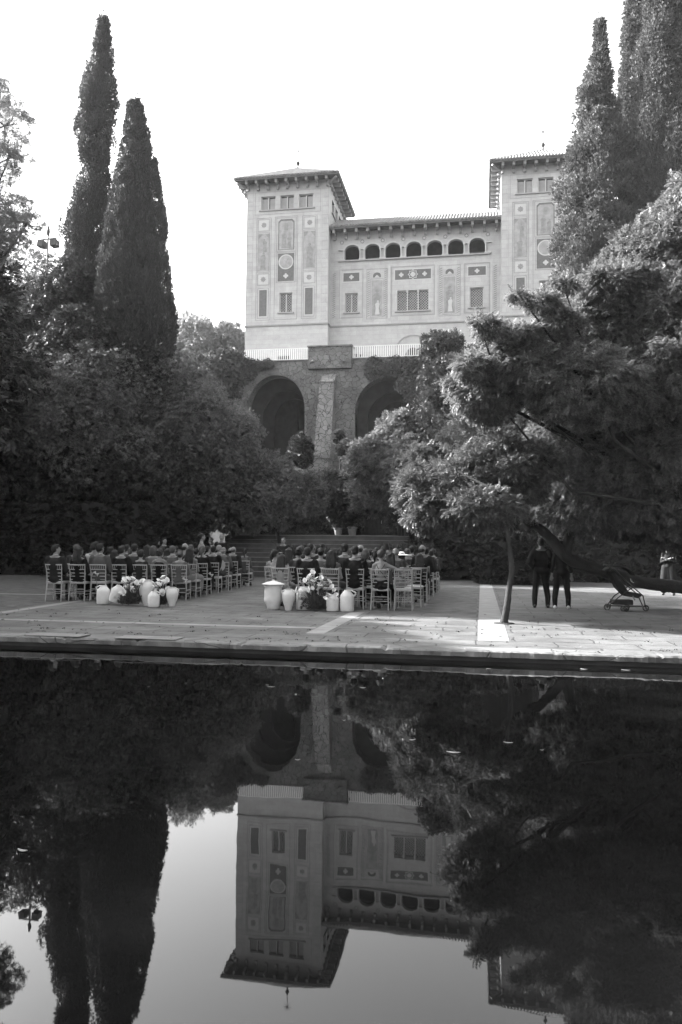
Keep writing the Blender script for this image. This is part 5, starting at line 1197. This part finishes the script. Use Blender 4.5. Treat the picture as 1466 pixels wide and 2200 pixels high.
def bouquet(px, y_, n, h, spread, label, rs, wide=1.0):
    r = np.random.RandomState(rs); x = on_ray(px, y_); root = empty('bouquet', (x, y_, 0), 0, label, 'bouquet', 'lily bouquets on the paving')
    sm = MB()
    for i in range(n):
        a = r.uniform(0, 2*math.pi); t = r.uniform(.15, 1); hh = h*r.uniform(.35, 1)*(1-.25*t); tip = Vector((math.cos(a)*spread*t*wide, math.sin(a)*spread*.5*t-.06, max(.08, hh)))
        b = Vector((tip.x*.25, tip.y*.3, .03)); mid = (b+tip)/2+Vector((0, 0, .04)); d = (tip-mid).normalized()+Vector((0, -.35, 0)); d.normalize(); sm.tube([b, mid, tip], [.006, .006, .005], 5, False)
        q = d.to_track_quat('Z', 'Y').to_matrix().to_4x4(); M_ = Matrix.Translation(tip)@q@Matrix.Rotation(r.uniform(0, 6.28), 4, 'Z'); mb = MB(); N_ = 14; s_ = r.uniform(.75, 1.15)
        vs = []
        for k, (rr, z) in enumerate(((.008, 0), (.013, .03), (.02, .055), (.034, .08), (.05, .088))):
            for j in range(N_): tt = 2*math.pi*j/N_; fl = 1+(.5*max(0, math.cos(tt))**2 if k > 2 else 0); vs.append(M_@Vector((rr*fl*math.cos(tt)*s_, rr*math.sin(tt)*s_, (z+(.03*math.cos(tt) if k > 2 else .008*k*math.cos(tt)))*s_)))
        mb.add(vs, [(k*N_+j, k*N_+(j+1) % N_, (k+1)*N_+(j+1) % N_, (k+1)*N_+j) for k in range(4) for j in range(N_)]); mb.build('flower', M_petal, root, True)
    sm.build('stem', M_stem, root, True)
    k = 260; u = unit(r, k); u[:, 2] = np.abs(u[:, 2]); p = u*np.array([spread*wide, spread*.5, h*.55])*r.uniform(.2, 1, (k, 1)); p[:, 2] += .03
    link('foliage', leaf_mesh('foliage', p, u*.8+np.array([0, 0, .7])+r.normal(0, .4, (k, 3)), r.uniform(.06, .13, k), 'needle', r), M_stem, root)
bouquet(281, 17.5, 36, .68, .31, 'lily bouquet standing between tilted jug and largest amphora', 201)
bouquet(348, 17.62, 24, .66, .22, 'lily bouquet squeezed between small jug and aisle amphora', 202)
bouquet(682, 17.3, 50, .82, .40, 'biggest lily bouquet, at the seats next to the empty chairs', 203)
for i, (px, y_, zz, lb) in enumerate(((205, 18.6, .62, 'small lily tied to a chair behind the hedge-end jug'), (396, 18.9, .5, 'small lily at the aisle chair beside the black dress'), (452, 21.0, .56, 'small lily on an aisle chair beside the long dark hair'))):
    x = on_ray(px, y_); root = empty('lily', (x, y_, zz), 0, lb, 'flower', 'lilies tied to aisle chairs')
    for k in range(2):
        M_ = Matrix.Translation((k*.03, 0, .05-.05*k))@Matrix.Rotation(R(-30+40*k), 4, 'Y'); MB().lathe([(.004, 0), (.012, .03), (.03, .07), (.042, .078), (.028, .068)], 10, M=M_).build('flower', M_petal, root, True)
    MB().tube([(0, 0, .05), (.02, 0, -.1), (.05, 0, -.28)], .006, 5).build('stem', M_stem, root)
# woven bag hanging from the seated woman's arm, fan, microphone
bx_ = on_ray(857, 18.05); root = empty('woven_bag', (bx_, 18.05, .62), 0, 'round woven bag hanging beside the empty front chair', 'bag')
MB().lathe([(.05, -.16), (.12, -.14), (.135, -.03), (.11, .09), (.08, .13), (.07, .12)], 18).build('body', mat('straw', .22, .85, .4, 45, bump=.8, bscale=60), root, True); MB().tube([(-.06, 0, .12), (-.03, 0, .25), (.03, 0, .25), (.06, 0, .12)], .009, 6).build('handle', MATS['straw'], root, True)
fx = on_ray(474, 21.2); root = empty('hand_fan', (fx, 21.2, .86), 0, 'pale open hand fan held at the aisle seats', 'fan')
mb = MB(); mb.prism([(0, -.04)]+[(.12*math.cos(t), .02+.14*math.sin(t)*1.1) for t in np.linspace(-1.3, 1.3, 12)], -.004, .004); mb.build('blade', CL['pale'], root); MB().tube([(0, 0, -.04), (-.03, 0, -.12)], .008, 6).build('handle', M_chair, root)
q = P(606, 1160, 29.6); root = empty('microphone_stand', (q[0]+.02, 29.6, 0), 0, 'slim microphone stand in front of the singer', 'microphone stand')
MB().tube([(0, 0, 0), (0, 0, 1.25), (-.32, -.05, 1.6)], .011, 6).build('pole', M_shoe, root); MB().tube([(-.32, -.05, 1.6), (-.42, -.06, 1.66)], [.022, .03], 8).build('microphone', M_shoe, root); MB().lathe([(.16, 0), (.16, .015), (.02, .03)], 16).build('base', M_shoe, root)
# stroller
sp_ = G(1345, 1312); root = empty('stroller', (sp_[0], sp_[1], 0), R(4), 'dark baby stroller parked under the leaning trunk', 'stroller'); root.scale = (1.08,)*3
M_fr = mat('stroller_frame', .03, .4, .1, 6); M_fab = mat('stroller_fabric', .018, .9, .2, 8); M_chr = mat('bright_metal', .6, .25, .05, 6, metal=.8)
for x, y_, r_ in ((-.40, -.05, .075), (-.12, -.28, .065), (.07, .2, .065), (.385, -.12, .07), (-.06, -.28, .065)):
    M_ = Matrix.Translation((x, y_, r_))@Matrix.Rotation(R(90), 4, 'X'); w_ = empty('wheel', (x, y_, r_)); w_.parent = root
    I = Matrix.Rotation(R(90), 4, 'X'); mb = MB(); N_ = 20; vs = []
    for k in range(N_):
        for j in range(6): t, u = 2*math.pi*k/N_, 2*math.pi*j/6; vs.append(I@Vector(((r_-.014+.014*math.cos(u))*math.cos(t), (r_-.014+.014*math.cos(u))*math.sin(t), .016*math.sin(u))))
    mb.add(vs, [(k*6+j, ((k+1) % N_)*6+j, ((k+1) % N_)*6+(j+1) % 6, k*6+(j+1) % 6) for k in range(N_) for j in range(6)]); mb.build('tyre', M_fr, w_, True)
    mb = MB()
    for k in range(5): t = 2*math.pi*k/5; mb.tube([(0, 0, 0), (math.cos(t)*(r_-.02), 0, math.sin(t)*(r_-.02))], .006, 5)
    mb.lathe([(.018, -.02), (.018, .02)], 10, M=I); mb.build('rim', M_fr, w_)
mb = MB()
for y_ in (-.22, .2): mb.tube([(.385, y_*.5, .08), (.30, y_, .34), (-.02, y_, .62), (-.32, y_, .93), (-.42, y_, .98)], .013, 8); mb.tube([(-.40, y_*.3, .08), (-.2, y_, .3), (.1, y_, .52)], .013, 8); mb.tube([(-.4, y_*.3, .1), (.385, y_*.5, .1)], .01, 6)
mb.tube([(-.42, -.22, .98), (-.45, 0, 1.0), (-.42, .2, .98)], .016, 8); mb.tube([(.385, -.11, .09), (.385, .1, .09)], .01, 6); mb.build('frame', M_fr, root, True)
mb = MB(); mb.prism([(-.22, .5), (-.05, .32), (.22, .28), (.30, .34), (.26, .38), (.02, .42), (-.12, .62), (-.30, .86), (-.36, .82)], -.19, .17); mb.build('seat', M_fab, root, bev=.02)
mb = MB(); vs = []; N_ = 8
for k in range(N_+1):
    t = R(20)+R(120)*k/N_
    for j in range(7): u = (j/6-.5)*2; vs.append((-.2+.36*math.cos(t)*1.0, u*.21, .66+.32*math.sin(t)*(1-.12*u*u)))
mb.add(vs, [(k*7+j, (k+1)*7+j, (k+1)*7+j+1, k*7+j+1) for k in range(N_) for j in range(6)]); o = mb.build('hood', M_fab, root, True); sd = o.modifiers.new('s', 'SOLIDIFY'); sd.thickness = .012
MB().box(-.3, .12, -.16, .15, .13, .24).build('basket', M_fab, root, bev=.02)
MB().tube([(.04, -.235, .70), (.055, -.235, .64), (.1, -.235, .60)], .012, 8).build('buckle', M_chr, root); MB().tube([(.08, -.235, .34), (.13, -.235, .24)], .014, 8).build('brace', M_chr, root)
# floodlight mast
q0 = P(100, 640, 43); q1 = P(100, 512, 43); root = empty('floodlight_mast', (q0[0], 43, gz(q0[0], 43)), 0, 'pale mast with two square floodlights rising from the trees', 'floodlight mast')
g0 = root.location.z; Zt_ = q1[2]-g0; k = 43*1.02/F
M_mast = mat('mast_metal', .30, .6, .1, 4); M_lampb = mat('lamp_housing', .06, .5, .15, 4)
MB().tube([(0, 0, 0), (0, 0, Zt_+.1)], [.11, .06], 8).build('mast', M_mast, root, True)
MB().tube([(-21*k, 0, Zt_-3*k), (0, 0, Zt_-2*k), (22*k, 0, Zt_-1*k)], .05, 6).build('crossbar', M_lampb, root)
MB().lathe([(.03, 0), (.1, .15), (.12, .35), (.07, .6), (.03, .68)], 8, (0, 0, Zt_+.08)).build('lamp', M_lampb, root, True)
for s_, t_ in ((-1, .15), (1, -.1)):
    x = s_*16*k; Mx = Matrix.Translation((x, 0, Zt_-13*k))@Matrix.Rotation(t_, 4, 'Y'); mb = MB().box(-8*k, 8*k, -.2, .3, -8*k, 8*k, Mx); o = mb.build('floodlight', M_lampb, root, bev=.02)
    mb = MB().box(-5.5*k, 5.5*k, -.17, -.15, -5*k, -1*k, Mx) if s_ > 0 else MB().box(-5.5*k, 5.5*k, .2, .22, -5*k, 5*k, Mx); mb.build('lens', M_mast, o); MB().tube([(x, 0, Zt_-3*k), (x, 0, Zt_-7*k)], .03, 5).build('bracket', M_lampb, root)
# floating leaves and twigs on the pool
M_fl = mat('floating_leaf', .2, .7, .3, 20)
for i, (px, py, l, a, lb) in enumerate(((48, 1828, .10, -12, 'pale curled leaf floating alone near the mast reflection'), (887, 1590, .09, 25, 'bent pale leaf floating below the arch reflections'), (975, 1617, .17, -3, 'long straight twig floating beside the bent leaf'),
    (1092, 1596, .12, -10, 'short twig floating past the long straight one'), (780, 1478, .12, -12, 'thin twig floating in the dark below the bouquet'), (583, 1476, .14, 8, 'thin twig floating under the lidded jar'), (1255, 1438, .15, -25, 'slanted twig near the pool rim under the white sneakers'),
    (1345, 1440, .18, -20, 'slanted twig near the pool rim under the stroller'), (823, 1458, .1, -70, 'curved white feather floating close to the rim'), (575, 1472, .06, 3, 'tiny leaf floating beside the thin twig'), (320, 1476, .05, 0, 'tiny leaf floating under the amphora reflection'),
    (1050, 1437, .1, -2, 'flat twig near the rim under the lone tree'), (740, 1548, .05, 40, 'small round leaf floating in the buttress reflection'), (1165, 1612, .05, 20, 'small leaf floating past the short twig'), (640, 1633, .06, 20, 'small leaf on the reflected pier'), (400, 1468, .04, 0, 'speck of leaf by the reflected hedge'))):
    l *= .62; g_ = G(px, py, -.146); o = MB(); n_ = 8; w_ = l*(.28 if l < .11 else .09); vs = []
    for j in range(n_+1): t = j/n_-.5; ww = w_*max(.12, (1-(2*t)**2))/2; zz = .004*(2*t)**2; yy = l*.12*t*t; vs += [(t*l, yy-ww, zz+.002), (t*l, yy+ww, zz+.004)]
    o.add(vs, [(2*j, 2*j+2, 2*j+3, 2*j+1) for j in range(n_)]); o = o.build('floating_leaf' if l < .11 else 'twig', M_fl, None, True); o.location = g_; o.rotation_euler = (0, 0, R(a)); o.modifiers.new('s', 'SOLIDIFY').thickness = .003
    tag(o, lb, 'leaf' if l < .11 else 'twig', 'leaves and twigs floating on the pool')
